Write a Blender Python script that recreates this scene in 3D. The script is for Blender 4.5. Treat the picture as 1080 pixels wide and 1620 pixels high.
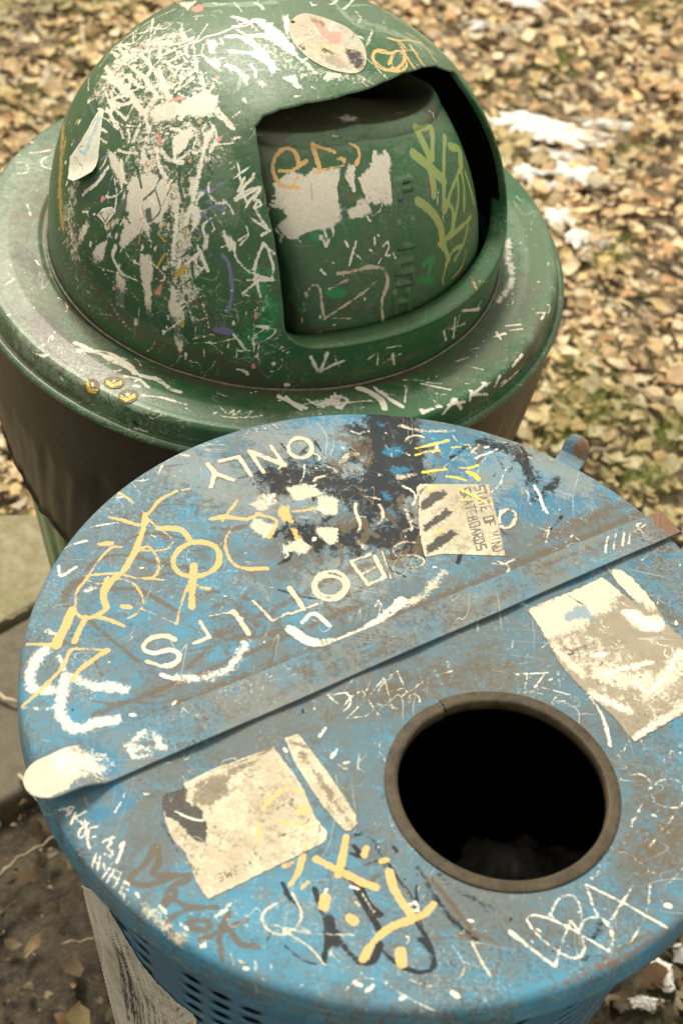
import bpy, bmesh, math, random
import numpy as np
from mathutils import Vector, Matrix
from mathutils.bvhtree import BVHTree
from mathutils import geometry as mgeo

for o in list(bpy.data.objects): bpy.data.objects.remove(o)
scene = bpy.context.scene
COL = scene.collection
R = math.radians
random.seed(7)
RNG = np.random.default_rng(7)

# ------------------------------------------------------------------ camera
PITCH, ROLL, FPX, CAMZ = .811, .135, 2617.0, 1.955
fw = np.array([0, math.cos(PITCH), -math.sin(PITCH)])
rt = np.array([1., 0, 0]); up = np.cross(rt, fw)
cR = math.cos(ROLL) * rt + math.sin(ROLL) * up
cU = -math.sin(ROLL) * rt + math.cos(ROLL) * up
CAM = np.array([0, 0, CAMZ])
cd = bpy.data.cameras.new('camera'); cam = bpy.data.objects.new('camera', cd); COL.objects.link(cam)
cam.matrix_world = Matrix(((cR[0], cU[0], -fw[0], 0), (cR[1], cU[1], -fw[1], 0), (cR[2], cU[2], -fw[2], CAMZ), (0, 0, 0, 1)))
cd.sensor_fit = 'VERTICAL'; cd.sensor_height = 36; cd.sensor_width = 24; cd.lens = 36 * FPX / 1620
cd.clip_start = .05; cd.clip_end = 3000
cd.dof.use_dof = True; cd.dof.focus_distance = 1.50; cd.dof.aperture_fstop = 6.8
scene.camera = cam

# ------------------------------------------------------------------ light
SUN_EL, SUN_AZ = 54, -28          # degrees; azimuth from +Y towards +X
world = bpy.data.worlds.new('World'); scene.world = world; world.use_nodes = True
wn, wl = world.node_tree.nodes, world.node_tree.links
wn.clear()
wo = wn.new('ShaderNodeOutputWorld'); bg = wn.new('ShaderNodeBackground'); sk = wn.new('ShaderNodeTexSky')
sk.sky_type = 'NISHITA'; sk.sun_disc = False; sk.sun_elevation = R(SUN_EL); sk.sun_rotation = R(SUN_AZ)
sk.dust_density = 4.0; sk.air_density = 1.0; sk.ozone_density = .6
mx = wn.new('ShaderNodeMix'); mx.data_type = 'RGBA'; mx.inputs[0].default_value = .72
mx.inputs[7].default_value = (6.3, 5.7, 4.5, 1)       # the bright haze of an overcast sky
wl.new(sk.outputs[0], mx.inputs[6]); wl.new(mx.outputs[2], bg.inputs[0]); bg.inputs[1].default_value = .10
wl.new(bg.outputs[0], wo.inputs[0])
sd = bpy.data.lights.new('sun', 'SUN'); sun = bpy.data.objects.new('sun', sd); COL.objects.link(sun)
sd.energy = 2.5; sd.angle = R(20); sd.color = (1, .93, .78)
dirv = Vector((math.sin(R(SUN_AZ)) * math.cos(R(SUN_EL)), math.cos(R(SUN_AZ)) * math.cos(R(SUN_EL)), math.sin(R(SUN_EL))))
sun.rotation_euler = dirv.to_track_quat('Z', 'Y').to_euler()
vs = scene.view_settings
vs.view_transform = 'Standard'; vs.look = 'None'; vs.gamma = 1; vs.exposure = 0.74

# ------------------------------------------------------------------ helpers
def tag(o, label=None, cat=None, group=None, kind=None):
    if label: o['label'] = label
    if cat: o['category'] = cat
    if group: o['group'] = group
    if kind: o['kind'] = kind
    return o

def empty(name, loc, label, cat):
    o = bpy.data.objects.new(name, None); COL.objects.link(o); o.location = loc
    o.empty_display_size = .05
    return tag(o, label, cat)

def new_obj(name, verts, faces, mat, parent=None, smooth=True):
    me = bpy.data.meshes.new(name)
    v = np.asarray(verts, dtype=np.float32)
    f = faces
    if isinstance(f, np.ndarray) and f.ndim == 2:
        k = f.shape[1]
        me.vertices.add(len(v)); me.vertices.foreach_set('co', v.ravel())
        me.loops.add(f.size); me.loops.foreach_set('vertex_index', f.astype(np.int32).ravel())
        me.polygons.add(len(f)); me.polygons.foreach_set('loop_start', np.arange(0, f.size, k, dtype=np.int32))
        me.update(calc_edges=True)
    else:
        me.from_pydata([tuple(map(float, p)) for p in v], [], [tuple(map(int, q)) for q in f])
    me.validate()
    if smooth: me.polygons.foreach_set('use_smooth', np.ones(len(me.polygons), dtype=bool))
    me.materials.append(mat); me.update()
    o = bpy.data.objects.new(name, me); COL.objects.link(o)
    if parent:
        o.parent = parent
        me.transform(Matrix.Translation(-parent_world(parent)))
    return o

def parent_world(p):
    v = Vector(p.location)
    while p.parent: p = p.parent; v += Vector(p.location)
    return v

def coords(o):
    a = np.empty(len(o.data.vertices) * 3, dtype=np.float32); o.data.vertices.foreach_get('co', a)
    return a.reshape(-1, 3).astype(float) + np.array(parent_world(o))

def grid_faces(nu, nv, wrap=False):
    i = np.arange(nu if wrap else nu - 1)[:, None]; j = np.arange(nv - 1)[None, :]
    a = i * nv + j; b = ((i + 1) % nu) * nv + j
    return np.stack([a, b, b + 1, a + 1], -1).reshape(-1, 4)

def ray(px, py):
    d = ((px - 540) / FPX) * cR - ((py - 810) / FPX) * cU + fw
    return d / np.linalg.norm(d)

def on_z(px, py, z):
    d = ray(px, py); t = (z - CAMZ) / d[2]
    return CAM + d * t

def revolve(cx, cy, prof, n):
    th = np.linspace(0, 2 * math.pi, n, endpoint=False)
    prof = np.array(prof)
    v = np.stack([cx + prof[None, :, 0] * np.cos(th)[:, None], cy + prof[None, :, 0] * np.sin(th)[:, None],
                  prof[None, :, 1] + 0 * th[:, None]], -1).reshape(-1, 3)
    return v, grid_faces(n, len(prof), True)

def densify(prof, step):
    out = [prof[0]]
    for a, b in zip(prof[:-1], prof[1:]):
        n = max(1, int(math.hypot(b[0] - a[0], b[1] - a[1]) / step))
        for k in range(1, n + 1): out.append((a[0] + (b[0] - a[0]) * k / n, a[1] + (b[1] - a[1]) * k / n))
    return out

def arc(cx, cz, r, a0, a1, n=7):
    return [(cx + r * math.cos(R(a0 + (a1 - a0) * k / n)), cz + r * math.sin(R(a0 + (a1 - a0) * k / n))) for k in range(n + 1)]

def tube(pts, rad, n=8, closed=False):
    P = np.array(pts, float); m = len(P); V = []
    for i in range(m):
        a = P[i - 1] if (i or closed) else P[i]; b = P[(i + 1) % m] if (i < m - 1 or closed) else P[i]
        t = (b - a) / (np.linalg.norm(b - a) + 1e-9)
        ref = np.array([0, 0, 1.]) if abs(t[2]) < .9 else np.array([1., 0, 0])
        s = np.cross(t, ref); s /= np.linalg.norm(s); w = np.cross(s, t)
        r = rad[i] if hasattr(rad, '__len__') else rad
        for k in range(n):
            q = 2 * math.pi * k / n
            V.append(P[i] + r * (math.cos(q) * s + math.sin(q) * w))
    F = []
    for i in range(m if closed else m - 1):
        for k in range(n):
            F.append((i * n + k, i * n + (k + 1) % n, ((i + 1) % m) * n + (k + 1) % n, ((i + 1) % m) * n + k))
    if not closed:
        F.append(tuple(range(n - 1, -1, -1))); F.append(tuple((m - 1) * n + k for k in range(n)))
    return V, F

# ------------------------------------------------------------------ materials
def srgb(r, g, b):
    f = lambda c: (c / 255 / 12.92) if c / 255 < .04045 else ((c / 255 + .055) / 1.055) ** 2.4
    return (f(r), f(g), f(b), 1)

class NT:
    def __init__(s, name):
        s.m = bpy.data.materials.new(name); s.m.use_nodes = True
        s.t = s.m.node_tree; s.n = s.t.nodes; s.l = s.t.links; s.n.clear()
        s.out = s.n.new('ShaderNodeOutputMaterial'); s.b = s.n.new('ShaderNodeBsdfPrincipled')
        s.l.new(s.b.outputs[0], s.out.inputs[0])
        s.co = s.n.new('ShaderNodeTexCoord').outputs['Object']
    def noise(s, scale, detail=4, rough=.6, dist=0, stretch=None, off=0):
        n = s.n.new('ShaderNodeTexNoise'); n.inputs['Scale'].default_value = scale
        n.inputs['Detail'].default_value = detail; n.inputs['Roughness'].default_value = rough
        n.inputs['Distortion'].default_value = dist
        mp = s.n.new('ShaderNodeMapping'); s.l.new(s.co, mp.inputs[0])
        mp.inputs[1].default_value = (off, off * .7, off * .3)
        if stretch:
            mp.inputs[2].default_value = stretch[1]; mp.inputs[3].default_value = stretch[0]
        s.l.new(mp.outputs[0], n.inputs['Vector'])
        return n.outputs[0]
    def math(s, op, a, b=0, c=0, clamp=False):
        n = s.n.new('ShaderNodeMath'); n.operation = op; n.use_clamp = clamp
        for i, x in enumerate((a, b, c)):
            if isinstance(x, (int, float)): n.inputs[i].default_value = x
            else: s.l.new(x, n.inputs[i])
        return n.outputs[0]
    def ramp(s, x, a, b, lo=0, hi=1):
        n = s.n.new('ShaderNodeMapRange'); s.l.new(x, n.inputs[0]); n.interpolation_type = 'SMOOTHSTEP'
        for i, v in zip((1, 2, 3, 4), (a, b, lo, hi)): n.inputs[i].default_value = v
        return n.outputs[0]
    def mix(s, f, a, b):
        n = s.n.new('ShaderNodeMix'); n.data_type = 'RGBA'
        if isinstance(f, (int, float)): n.inputs[0].default_value = f
        else: s.l.new(f, n.inputs[0])
        for i, x in ((6, a), (7, b)):
            if isinstance(x, (tuple, list)): n.inputs[i].default_value = x if len(x) == 4 else (*x, 1)
            else: s.l.new(x, n.inputs[i])
        return n.outputs[2]
    def attr(s, name):
        n = s.n.new('ShaderNodeAttribute'); n.attribute_name = name
        return n.outputs['Fac']
    def acol(s, name):
        n = s.n.new('ShaderNodeAttribute'); n.attribute_name = name
        return n.outputs['Color']
    def bump(s, h, strength=.3, dist=.001):
        n = s.n.new('ShaderNodeBump'); n.inputs['Strength'].default_value = strength
        n.inputs['Distance'].default_value = dist; s.l.new(h, n.inputs['Height'])
        s.l.new(n.outputs[0], s.b.inputs['Normal'])
    def set(s, name, v):
        if isinstance(v, (int, float, tuple)): s.b.inputs[name].default_value = v
        else: s.l.new(v, s.b.inputs[name])

PIG = dict(azure=(.022, .19, .34),
    deep=(.022, .19, .34), grime=(.135, .115, .080), dirt_shade=(.075, .058, .036), char=(.011, .011, .012), brown=(.135, .100, .060),
    smoke=(.36, .37, .33), pale=(.64, .59, .46), white=(.80, .77, .64), cream=(.78, .48, .18), yellow=(.80, .60, .08), rust=(.22, .10, .04),
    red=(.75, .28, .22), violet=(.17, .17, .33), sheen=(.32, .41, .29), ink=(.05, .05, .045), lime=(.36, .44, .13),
    bright=(.02, .25, .07), sky=(.30, .55, .62), ochre=(.50, .34, .07), tan=(.56, .47, .33))
# amplitude of wear, opacity
WEAR = dict(azure=(.9, .85), deep=(.7, .62), grime=(1.0, .5), dirt_shade=(.8, .75), char=(.7, .93), brown=(.8, .8), smoke=(.9, .42), pale=(.72, .93), white=(.85, .94),
            cream=(.78, .92), yellow=(.55, .95), rust=(1.0, .75), red=(.6, .9), violet=(.4, .85), sheen=(.6, .55),
            ink=(.5, .88), lime=(.45, .8), bright=(.7, .8), sky=(.4, .9), ochre=(.6, .9), tan=(.55, .9))

def painted(name, base, base2, layers, rough=.45, scratch=.5, speck=.5, bump=.25, film=.35, filmcol=(.34, .31, .25), spec=.5):
    """old painted sheet: mottled base, grimy film, traced marks broken up by wear, thin scratches, chips"""
    t = NT(name)
    n1 = t.noise(9, 5, .65); n2 = t.noise(60, 6, .7, .3, off=3); n3 = t.noise(420, 5, .75, off=7); n4 = t.noise(1300, 3, .8, off=11)
    fine = t.math('ADD', t.math('MULTIPLY', n3, .62), t.math('MULTIPLY', n4, .38))
    c = t.mix(t.ramp(n1, .3, .7), base, base2)
    # film of dirt that sits in patches
    fm = t.math('ADD', t.math('MULTIPLY', n1, .40), t.math('ADD', t.math('MULTIPLY', n2, .32), t.math('MULTIPLY', fine, .42)))
    c = t.mix(t.math('MULTIPLY', t.ramp(fm, .54, .59), film), c, filmcol)
    c = t.mix(t.math('MULTIPLY', t.ramp(t.noise(33, 12, .92, off=61), .51, .58), film * .55), c, tuple(v * .72 for v in filmcol[:3]))
    # crisp small patches where the coat has gone, and stippled dirt
    pk = t.noise(48, 14, .9, off=121); pz = t.ramp(t.noise(7, 3, .6, off=131), .42, .62)
    c = t.mix(t.math('MULTIPLY', t.math('MULTIPLY', t.ramp(pk, .525, .54), pz), min(1, film * 1.5)), c, tuple(v * .55 for v in filmcol[:3]))
    st = t.noise(260, 6, .9, off=141); sz = t.ramp(t.noise(10, 4, .6, off=151), .45, .6)
    c = t.mix(t.math('MULTIPLY', t.math('MULTIPLY', t.ramp(st, .515, .56), sz), min(1, film * 1.4)), c, tuple(v * .42 for v in filmcol[:3]))
    st = t.noise(330, 6, .9, off=161); sz = t.ramp(t.noise(13, 4, .6, off=171), .50, .6)
    c = t.mix(t.math('MULTIPLY', t.math('MULTIPLY', t.ramp(st, .56, .585), sz), .8 * speck), c, (.60, .57, .45, 1))
    for k, L in enumerate(layers):
        amp, op = WEAR[L]
        a = t.attr(L)
        nn = t.noise(75 + 14 * k, 12, .88, .35, off=17 + 5 * k)
        nn = t.math('MULTIPLY', t.math('SUBTRACT', nn, .5), 3.4)
        x = t.math('ADD', a, t.math('MULTIPLY', nn, amp))
        x = t.math('ADD', x, t.math('MULTIPLY', t.math('SUBTRACT', fine, .5), .7))
        gate = t.ramp(a, .04, .34)
        m = t.math('MULTIPLY', t.math('MULTIPLY', t.ramp(x, .455, .535), gate), op)
        col = PIG[L]
        pc = t.mix(t.ramp(fine, .35, .68), tuple(v * .78 for v in col), tuple(min(1, v * 1.08) for v in col))
        c = t.mix(m, c, pc)
    # hairline scratches: contour lines of two stretched noises
    for k, (sc, st, wd) in enumerate(((26, ((1, .22, 1), (0, 0, .5)), .0045), (34, ((.2, 1, 1), (0, 0, .9)), .0042), (15, ((1, 1, 1), (0, 0, 0)), .0016))):
        nn = t.noise(sc, 1.5, .5, 1.2, stretch=st, off=31 + k * 9)
        ln = t.ramp(t.math('ABSOLUTE', t.math('SUBTRACT', nn, .5)), wd, 0)
        br = t.ramp(t.noise(16, 3, .6, off=50 + k * 8), .50, .62)
        c = t.mix(t.math('MULTIPLY', t.math('MULTIPLY', ln, br), scratch), c, (.62, .62, .52, 1))
    sp = t.ramp(t.noise(520, 2, .5, off=77), .74, .77)
    sp = t.math('MULTIPLY', sp, t.ramp(t.noise(12, 2, .5, off=80), .42, .6))
    c = t.mix(t.math('MULTIPLY', sp, speck), c, (.75, .7, .56, 1))
    sp2 = t.ramp(t.noise(600, 2, .5, off=97), .72, .76)
    c = t.mix(t.math('MULTIPLY', sp2, .5), c, (.08, .065, .05, 1))
    t.set('Base Color', c)
    t.set('Roughness', t.ramp(fine, .3, .7, rough - .1, rough + .18))
    t.set('Specular IOR Level', spec)
    t.bump(t.math('ADD', t.math('MULTIPLY', n2, 1.0), t.math('MULTIPLY', fine, .5)), bump, .0012)
    return t.m

def simple(name, c1, c2, scale=40, rough=.6, bump=.3, dist=.002, spec=.4, attr_col=None):
    t = NT(name)
    n = t.noise(scale, 6, .7); n2 = t.noise(scale * 9, 4, .7, off=5)
    f = t.math('ADD', t.math('MULTIPLY', n, .65), t.math('MULTIPLY', n2, .35))
    c = t.mix(t.ramp(f, .35, .65), c1, c2)
    t.set('Base Color', c); t.set('Roughness', rough); t.set('Specular IOR Level', spec)
    t.bump(f, bump, dist)
    return t.m

# ------------------------------------------------------------------ tracing marks onto surfaces
def smooth_path(p, step):
    p = np.array(p, float)
    if len(p) < 3:
        q = p
    else:
        e = np.vstack([2 * p[0] - p[1], p, 2 * p[-1] - p[-2]]); q = []
        for i in range(1, len(e) - 2):
            n = max(2, int(np.linalg.norm(e[i + 1] - e[i]) / step))
            for k in range(n):
                t = k / n; a, b, c, d = e[i - 1], e[i], e[i + 1], e[i + 2]
                q.append(.5 * (2 * b + (c - a) * t + (2 * a - 5 * b + 4 * c - d) * t * t + (3 * b - a - 3 * c + d) * t ** 3))
        q.append(p[-1]); q = np.array(q)
    out = [q[0]]
    for a, b in zip(q[:-1], q[1:]):
        n = max(1, int(np.linalg.norm(b - a) / step))
        for k in range(1, n + 1): out.append(a + (b - a) * k / n)
    return np.array(out)

class Surf:
    """collects marks for one mesh; each pigment is a per-vertex amount"""
    def __init__(s, o):
        s.o = o; s.P = coords(o); s.f = {}
        me = o.data; polys = [tuple(p.vertices) for p in me.polygons]
        s.bvh = BVHTree.FromPolygons([tuple(p) for p in s.P], polys)
        s.order = np.argsort(s.P[:, 0]); s.xs = s.P[s.order, 0]
    def hit(s, px, py):
        h = s.bvh.ray_cast(Vector(CAM), Vector(ray(px, py)))
        return None if h[0] is None else np.array(h[0])
    def near(s, lo, hi):
        a = np.searchsorted(s.xs, lo[0]); b = np.searchsorted(s.xs, hi[0]); ix = s.order[a:b]
        q = s.P[ix]
        return ix[(q[:, 1] > lo[1]) & (q[:, 1] < hi[1]) & (q[:, 2] > lo[2]) & (q[:, 2] < hi[2])]
    def put(s, pig, ix, v):
        if pig not in s.f: s.f[pig] = np.zeros(len(s.P), dtype=np.float32)
        s.f[pig][ix] = np.maximum(s.f[pig][ix], v)
    def stroke(s, pig, w, pts, st=1., curve=True, soft=None):
        if pig == 'pale' and w > 5 and soft is None and getattr(s, 'rim', False):   # dirt gathers along the edge of thick letters
            s.stroke('brown', w * 1.3 + 1.6, [(p[0] + .8, p[1] + 1.0) for p in pts], .66, curve)
        q = smooth_path(pts, 5) if curve else smooth_path(pts, 1e9)
        if not curve:
            q = np.vstack([smooth_path([a, b], 5) for a, b in zip(pts[:-1], pts[1:])]) if len(pts) > 1 else np.array(pts, float)
        H = [s.hit(*p) for p in q]; runs = []; cur = []
        for h in H:
            if h is None or (cur and np.linalg.norm(h - cur[-1]) > .02):
                if cur: runs.append(cur)
                cur = [] if h is None else [h]
            else: cur.append(h)
        if cur: runs.append(cur)
        for rn in runs:
            A = np.array(rn); dep = np.linalg.norm(A[0] - CAM); r = w * dep / FPX / 2
            sf = max(.0010, .28 * r) if soft is None else soft * r
            pad = r * 1.35 + sf + .002
            ph_ = (A[0][0] * 97 + A[0][1] * 61) % 6.28
            for i0 in range(0, len(A), 6):
                B = A[i0:i0 + 7]
                ix = s.near(B.min(0) - pad, B.max(0) + pad)
                if not len(ix): continue
                X = s.P[ix]; best = np.full(len(ix), 1e9)
                segs = list(zip(B[:-1], B[1:])) if len(B) > 1 else [(B[0], B[0])]
                for a, b in segs:
                    ab = b - a; L = ab @ ab
                    t = np.clip(((X - a) @ ab) / L, 0, 1) if L > 1e-12 else np.zeros(len(X))
                    dd = X - a - t[:, None] * ab
                    best = np.minimum(best, np.sqrt((dd ** 2).sum(1)))
                if soft is None and pig != 'emboss':     # hand pressure: width and cover change along the stroke
                    q_ = (X @ np.array([61., 47., 53.])); pr = np.sin(q_ * 1.9 + ph_) * .5 + np.sin(q_ * 4.3 + 2 * ph_) * .5
                    v = np.clip(.5 + (r * (1 + .20 * pr) - best) / (2 * sf), 0, 1) * (st + .10 * np.sin(q_ * 2.7 + ph_) - .05)
                else: v = np.clip(.5 + (r - best) / (2 * sf), 0, 1) * st
                s.put(pig, ix, v)
    def poly(s, pig, pts, st=1., soft=.0030):
        """filled outline: work in pixel space of the vertices near it"""
        pts = np.array(pts, float)
        hs = [h for h in (s.hit(*p) for p in list(pts) + [pts.mean(0)]) if h is not None]
        if not hs: return
        H = np.array(hs); ix = s.near(H.min(0) - .03, H.max(0) + .03)
        if not len(ix): return
        d = s.P[ix] - CAM; z = d @ fw
        u = 540 + FPX * (d @ cR) / z; v = 810 - FPX * (d @ cU) / z
        ins = np.zeros(len(ix), bool); dist = np.full(len(ix), 1e9)
        n = len(pts)
        for i in range(n):
            x1, y1 = pts[i]; x2, y2 = pts[(i + 1) % n]
            c = ((y1 > v) != (y2 > v)) & (u < (x2 - x1) * (v - y1) / ((y2 - y1) or 1e-9) + x1)
            ins ^= c
            ab = np.array([x2 - x1, y2 - y1]); L = ab @ ab or 1e-9
            t = np.clip(((u - x1) * ab[0] + (v - y1) * ab[1]) / L, 0, 1)
            dist = np.minimum(dist, np.hypot(u - x1 - t * ab[0], v - y1 - t * ab[1]))
        sg = np.where(ins, dist, -dist) * z / FPX
        s.put(pig, ix, np.clip(.5 + sg / (2 * soft), 0, 1) * st)
    def done(s):
        for k, v in s.f.items():
            a = s.o.data.attributes.new(k, 'FLOAT', 'POINT'); a.data.foreach_set('value', v)

def T(off, sc):
    """crop helper: marks are read off an enlarged crop of the photograph"""
    ox, oy = off
    def tr(surf, data):
        for row in data.strip().split('\n'):
            row = row.strip()
            if not row: continue
            head, pts = row.split('|'); h = head.split()
            P = [tuple(map(float, q.split(','))) for q in pts.split()]
            P = [(ox + x / sc, oy + y / sc) for x, y in P]
            kind, pig, w, st = h[0], h[1], float(h[2]), float(h[3])
            if kind == 'P': surf.poly(pig, P, st)
            elif kind == 'O':
                (cx, cy), (ax, ay), (bx, by) = P
                Q = [(cx + (ax - cx) * math.cos(a) + (bx - cx) * math.sin(a), cy + (ay - cy) * math.cos(a) + (by - cy) * math.sin(a)) for a in np.linspace(0, 2 * math.pi, 21)]
                surf.stroke(pig, w / sc, Q, st)
            elif kind == 'B': surf.stroke(pig, w / sc, P, st, soft=.9)
            elif kind == 'L': surf.stroke(pig, w / sc, P, st, curve=False)
            else: surf.stroke(pig, w / sc, P, st)
    return tr

FONT = {
 'A': ['0,0 .5,1 1,0', '.2,.4 .8,.4'], 'B': ['0,0 0,1 .8,1 .8,.5 0,.5', '.8,.5 .9,0 0,0'], 'D': ['0,0 0,1 .7,1 1,.5 .7,0 0,0'], 'C': ['1,1 0,1 0,0 1,0'],
 'E': ['1,1 0,1 0,0 1,0', '0,.5 .8,.5'], 'F': ['1,1 0,1 0,0', '0,.5 .8,.5'], 'I': ['.5,0 .5,1'], 'K': ['0,0 0,1', '1,1 0,.5 1,0'],
 'L': ['0,1 0,0 1,0'], 'M': ['0,0 0,1 .5,.4 1,1 1,0'], 'N': ['0,0 0,1 1,0 1,1'], 'O': ['0,0 0,1 1,1 1,0 0,0'],
 'R': ['0,0 0,1 .9,1 .9,.5 0,.5 1,0'], 'S': ['1,1 0,1 0,.5 1,.5 1,0 0,0'], 'T': ['0,1 1,1', '.5,1 .5,0'], 'U': ['0,1 0,0 1,0 1,1'],
 'H': ['0,0 0,1', '1,0 1,1', '0,.5 1,.5'], 'P': ['0,0 0,1 1,1 1,.5 0,.5'], 'W': ['0,1 .25,0 .5,.7 .75,0 1,1'], 'Y': ['0,1 .5,.5 1,1', '.5,.5 .5,0'],
 'G': ['1,1 0,1 0,0 1,0 1,.5 .5,.5'], 'Z': ['0,1 1,1 0,0 1,0'], 'X': ['0,0 1,1', '0,1 1,0'], 'Q': ['0,0 0,1 1,1 1,0 0,0', '.6,.3 1,0']}
def write(surf, txt, org, adv, upv, pig, w, st=1., gap=.3):
    """letters on a baseline: org = start pixel, adv = letter-width vector, upv = letter-height vector"""
    x, y = org
    for ch in txt:
        if ch in FONT:
            for s_ in FONT[ch]:
                P = [tuple(map(float, q.split(','))) for q in s_.split()]
                surf.stroke(pig, w, [(x + a * adv[0] + b * upv[0], y + a * adv[1] + b * upv[1]) for a, b in P], st, curve=False)
        x += adv[0] * (1 + gap); y += adv[1] * (1 + gap)

def sticker(name, target, outline, mat, parent, lift=.0005, jitter=.0, step=1.3, label=None, curl=None, seed=1):
    """thin sheet cut to an outline and laid on the target surface"""
    rg = np.random.default_rng(seed)
    out = []
    n = len(outline)
    for i in range(n):
        a = np.array(outline[i], float); b = np.array(outline[(i + 1) % n], float)
        m = max(1, int(np.linalg.norm(b - a) / (step * 1.1)))
        for k in range(m):
            out.append(a + (b - a) * k / m)
    out = np.array(out)
    if jitter:
        j = rg.normal(size=len(out)); j = np.convolve(np.r_[j, j, j], [.2, .3, .3, .2], 'same')[len(out):2 * len(out)]
        tn = np.roll(out, -1, 0) - np.roll(out, 1, 0); nn = np.stack([-tn[:, 1], tn[:, 0]], 1) / (np.linalg.norm(tn, axis=1)[:, None] + 1e-9)
        out = out + nn * (j * jitter)[:, None]
    lo, hi = out.min(0), out.max(0)
    gx, gy = np.meshgrid(np.arange(lo[0], hi[0], step), np.arange(lo[1], hi[1], step)); G = np.stack([gx.ravel(), gy.ravel()], 1)
    ins = np.zeros(len(G), bool); md = np.full(len(G), 1e9)
    for i in range(len(out)):
        x1, y1 = out[i]; x2, y2 = out[(i + 1) % len(out)]
        ins ^= ((y1 > G[:, 1]) != (y2 > G[:, 1])) & (G[:, 0] < (x2 - x1) * (G[:, 1] - y1) / ((y2 - y1) or 1e-9) + x1)
        md = np.minimum(md, np.hypot(G[:, 0] - x1, G[:, 1] - y1))
    G = G[ins & (md > step * .7)]
    allp = [Vector(p) for p in np.vstack([out, G])]
    r = mgeo.delaunay_2d_cdt(allp, [], [list(range(len(out)))], 1, 1e-4)
    V2, F = r[0], r[2]
    V = []; ok = []
    for p in V2:
        h = target.bvh.ray_cast(Vector(CAM), Vector(ray(p[0], p[1])))
        if h[0] is None: V.append(Vector((0, 0, 0))); ok.append(False); continue
        nrm = h[1] if h[1].dot(Vector(CAM) - h[0]) > 0 else -h[1]
        c = curl(p[0], p[1]) if curl else 0
        V.append(h[0] + nrm * (lift + c)); ok.append(True)
    F = [f for f in F if all(ok[i] for i in f)]
    o = new_obj(name, [tuple(v) for v in V], [tuple(f) for f in F], mat, parent)
    bm = bmesh.new(); bm.from_mesh(o.data)
    loose = [v for v in bm.verts if not v.link_faces]; bmesh.ops.delete(bm, geom=loose, context='VERTS')
    bmesh.ops.recalc_face_normals(bm, faces=bm.faces); 
    if sum(f.normal.z for f in bm.faces) < 0: bmesh.ops.reverse_faces(bm, faces=bm.faces)
    bm.to_mesh(o.data); bm.free()
    sm = o.modifiers.new('thickness', 'SOLIDIFY'); sm.thickness = .00035; sm.offset = -1
    if label: o['label'] = label
    return o

RS = np.random.default_rng(21)
def rnd_marks(S, n, box, pigs, wr, lr, ang, sp, stv):
    for k in range(n):
        x, y = RS.uniform(box[0], box[2]), RS.uniform(box[1], box[3]); a = R(RS.normal(ang, sp)); L = RS.uniform(*lr)
        P_ = [(x, y)]; m_ = int(RS.integers(2, 5))
        for j in range(m_): x += L / m_ * math.cos(a); y += L / m_ * math.sin(a); P_.append((x, y)); a += RS.normal(0, .5)
        S.stroke(pigs[int(RS.integers(len(pigs)))], RS.uniform(*wr), P_, RS.uniform(*stv), curve=bool(RS.integers(2)))

# ================================================================== BLUE BIN
LX, LY, LZ, LR = .0606, .8394, .900, .300
HX, HY = .1511, .7356
BLUE, BLUE2 = (.072, .250, .365), (.054, .200, .310)
m_lid = painted('blue_lid_paint', BLUE, BLUE2, ['deep', 'grime', 'smoke', 'char', 'azure', 'brown', 'rust', 'pale', 'white', 'cream', 'yellow'], rough=.58, scratch=.6, speck=.6, film=.55, filmcol=(.165, .165, .140), spec=.2)
m_strap = painted('strap_paint', (.09, .22, .31), (.12, .20, .24), ['deep', 'grime', 'pale', 'brown', 'rust', 'white'], rough=.6, spec=.2, film=.7, filmcol=(.19, .185, .155))
m_basket = painted('basket_paint', (.045, .19, .31), (.035, .15, .25), ['white', 'grime'], rough=.45, film=.3, filmcol=(.12, .14, .14))
m_trim = simple('rubber_trim', (.030, .023, .013), (.085, .066, .036), 60, .55, .5, spec=.25)
m_dark = simple('dark_inside', (.010, .010, .010), (.02, .02, .018), 20, .8)  # near-black paints in the shade inside the dome
m_blackbag = simple('black_bag_plastic', (.008, .008, .007), (.018, .017, .015), 20, .25, .5, spec=.6)
m_stick = painted('white_sticker', (.62, .57, .42), (.54, .48, .34), ['grime', 'brown', 'char', 'ink', 'white', 'cream'], rough=.6, scratch=.3, speck=.4, film=.5, filmcol=(.36, .29, .18))
m_plate = painted('weathered_sticker', (.27, .235, .165), (.22, .185, .13), ['pale', 'grime', 'brown', 'deep', 'char', 'white'], rough=.6, scratch=.5, speck=.3, film=.5, filmcol=(.33, .28, .19))
m_notice = painted('notice_sticker', (.60, .56, .41), (.48, .43, .30), ['grime', 'char', 'ink', 'yellow'], rough=.6, scratch=.3, speck=.5, film=.4, filmcol=(.34, .28, .18))
m_poster = painted('torn_poster', (.66, .63, .52), (.52, .50, .42), ['smoke', 'grime', 'char', 'ink', 'white'], rough=.6, scratch=.8, film=.35, filmcol=(.24, .23, .19))

recycler = empty('recycling_bin', (LX, LY, 0), 'blue round recycling bin with a flat graffiti-covered lid and one large round hole', 'recycling bin')

# lid: disc, rolled edge, skirt
prof = densify([(.0005, LZ), (.2925, LZ)], .0015)
prof += arc(.2925, LZ - .0085, .0085, 80, -5, 9)
prof += densify([(.3015, LZ - .010), (.3025, LZ - .026)], .003)
prof += [(.3015, LZ - .028), (.299, LZ - .028), (.298, LZ - .026), (.296, LZ - .012), (.291, LZ - .006)]
V, F = revolve(LX, LY, prof, 1150)
rr = np.hypot(V[:, 0] - LX, V[:, 1] - LY)
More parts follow.
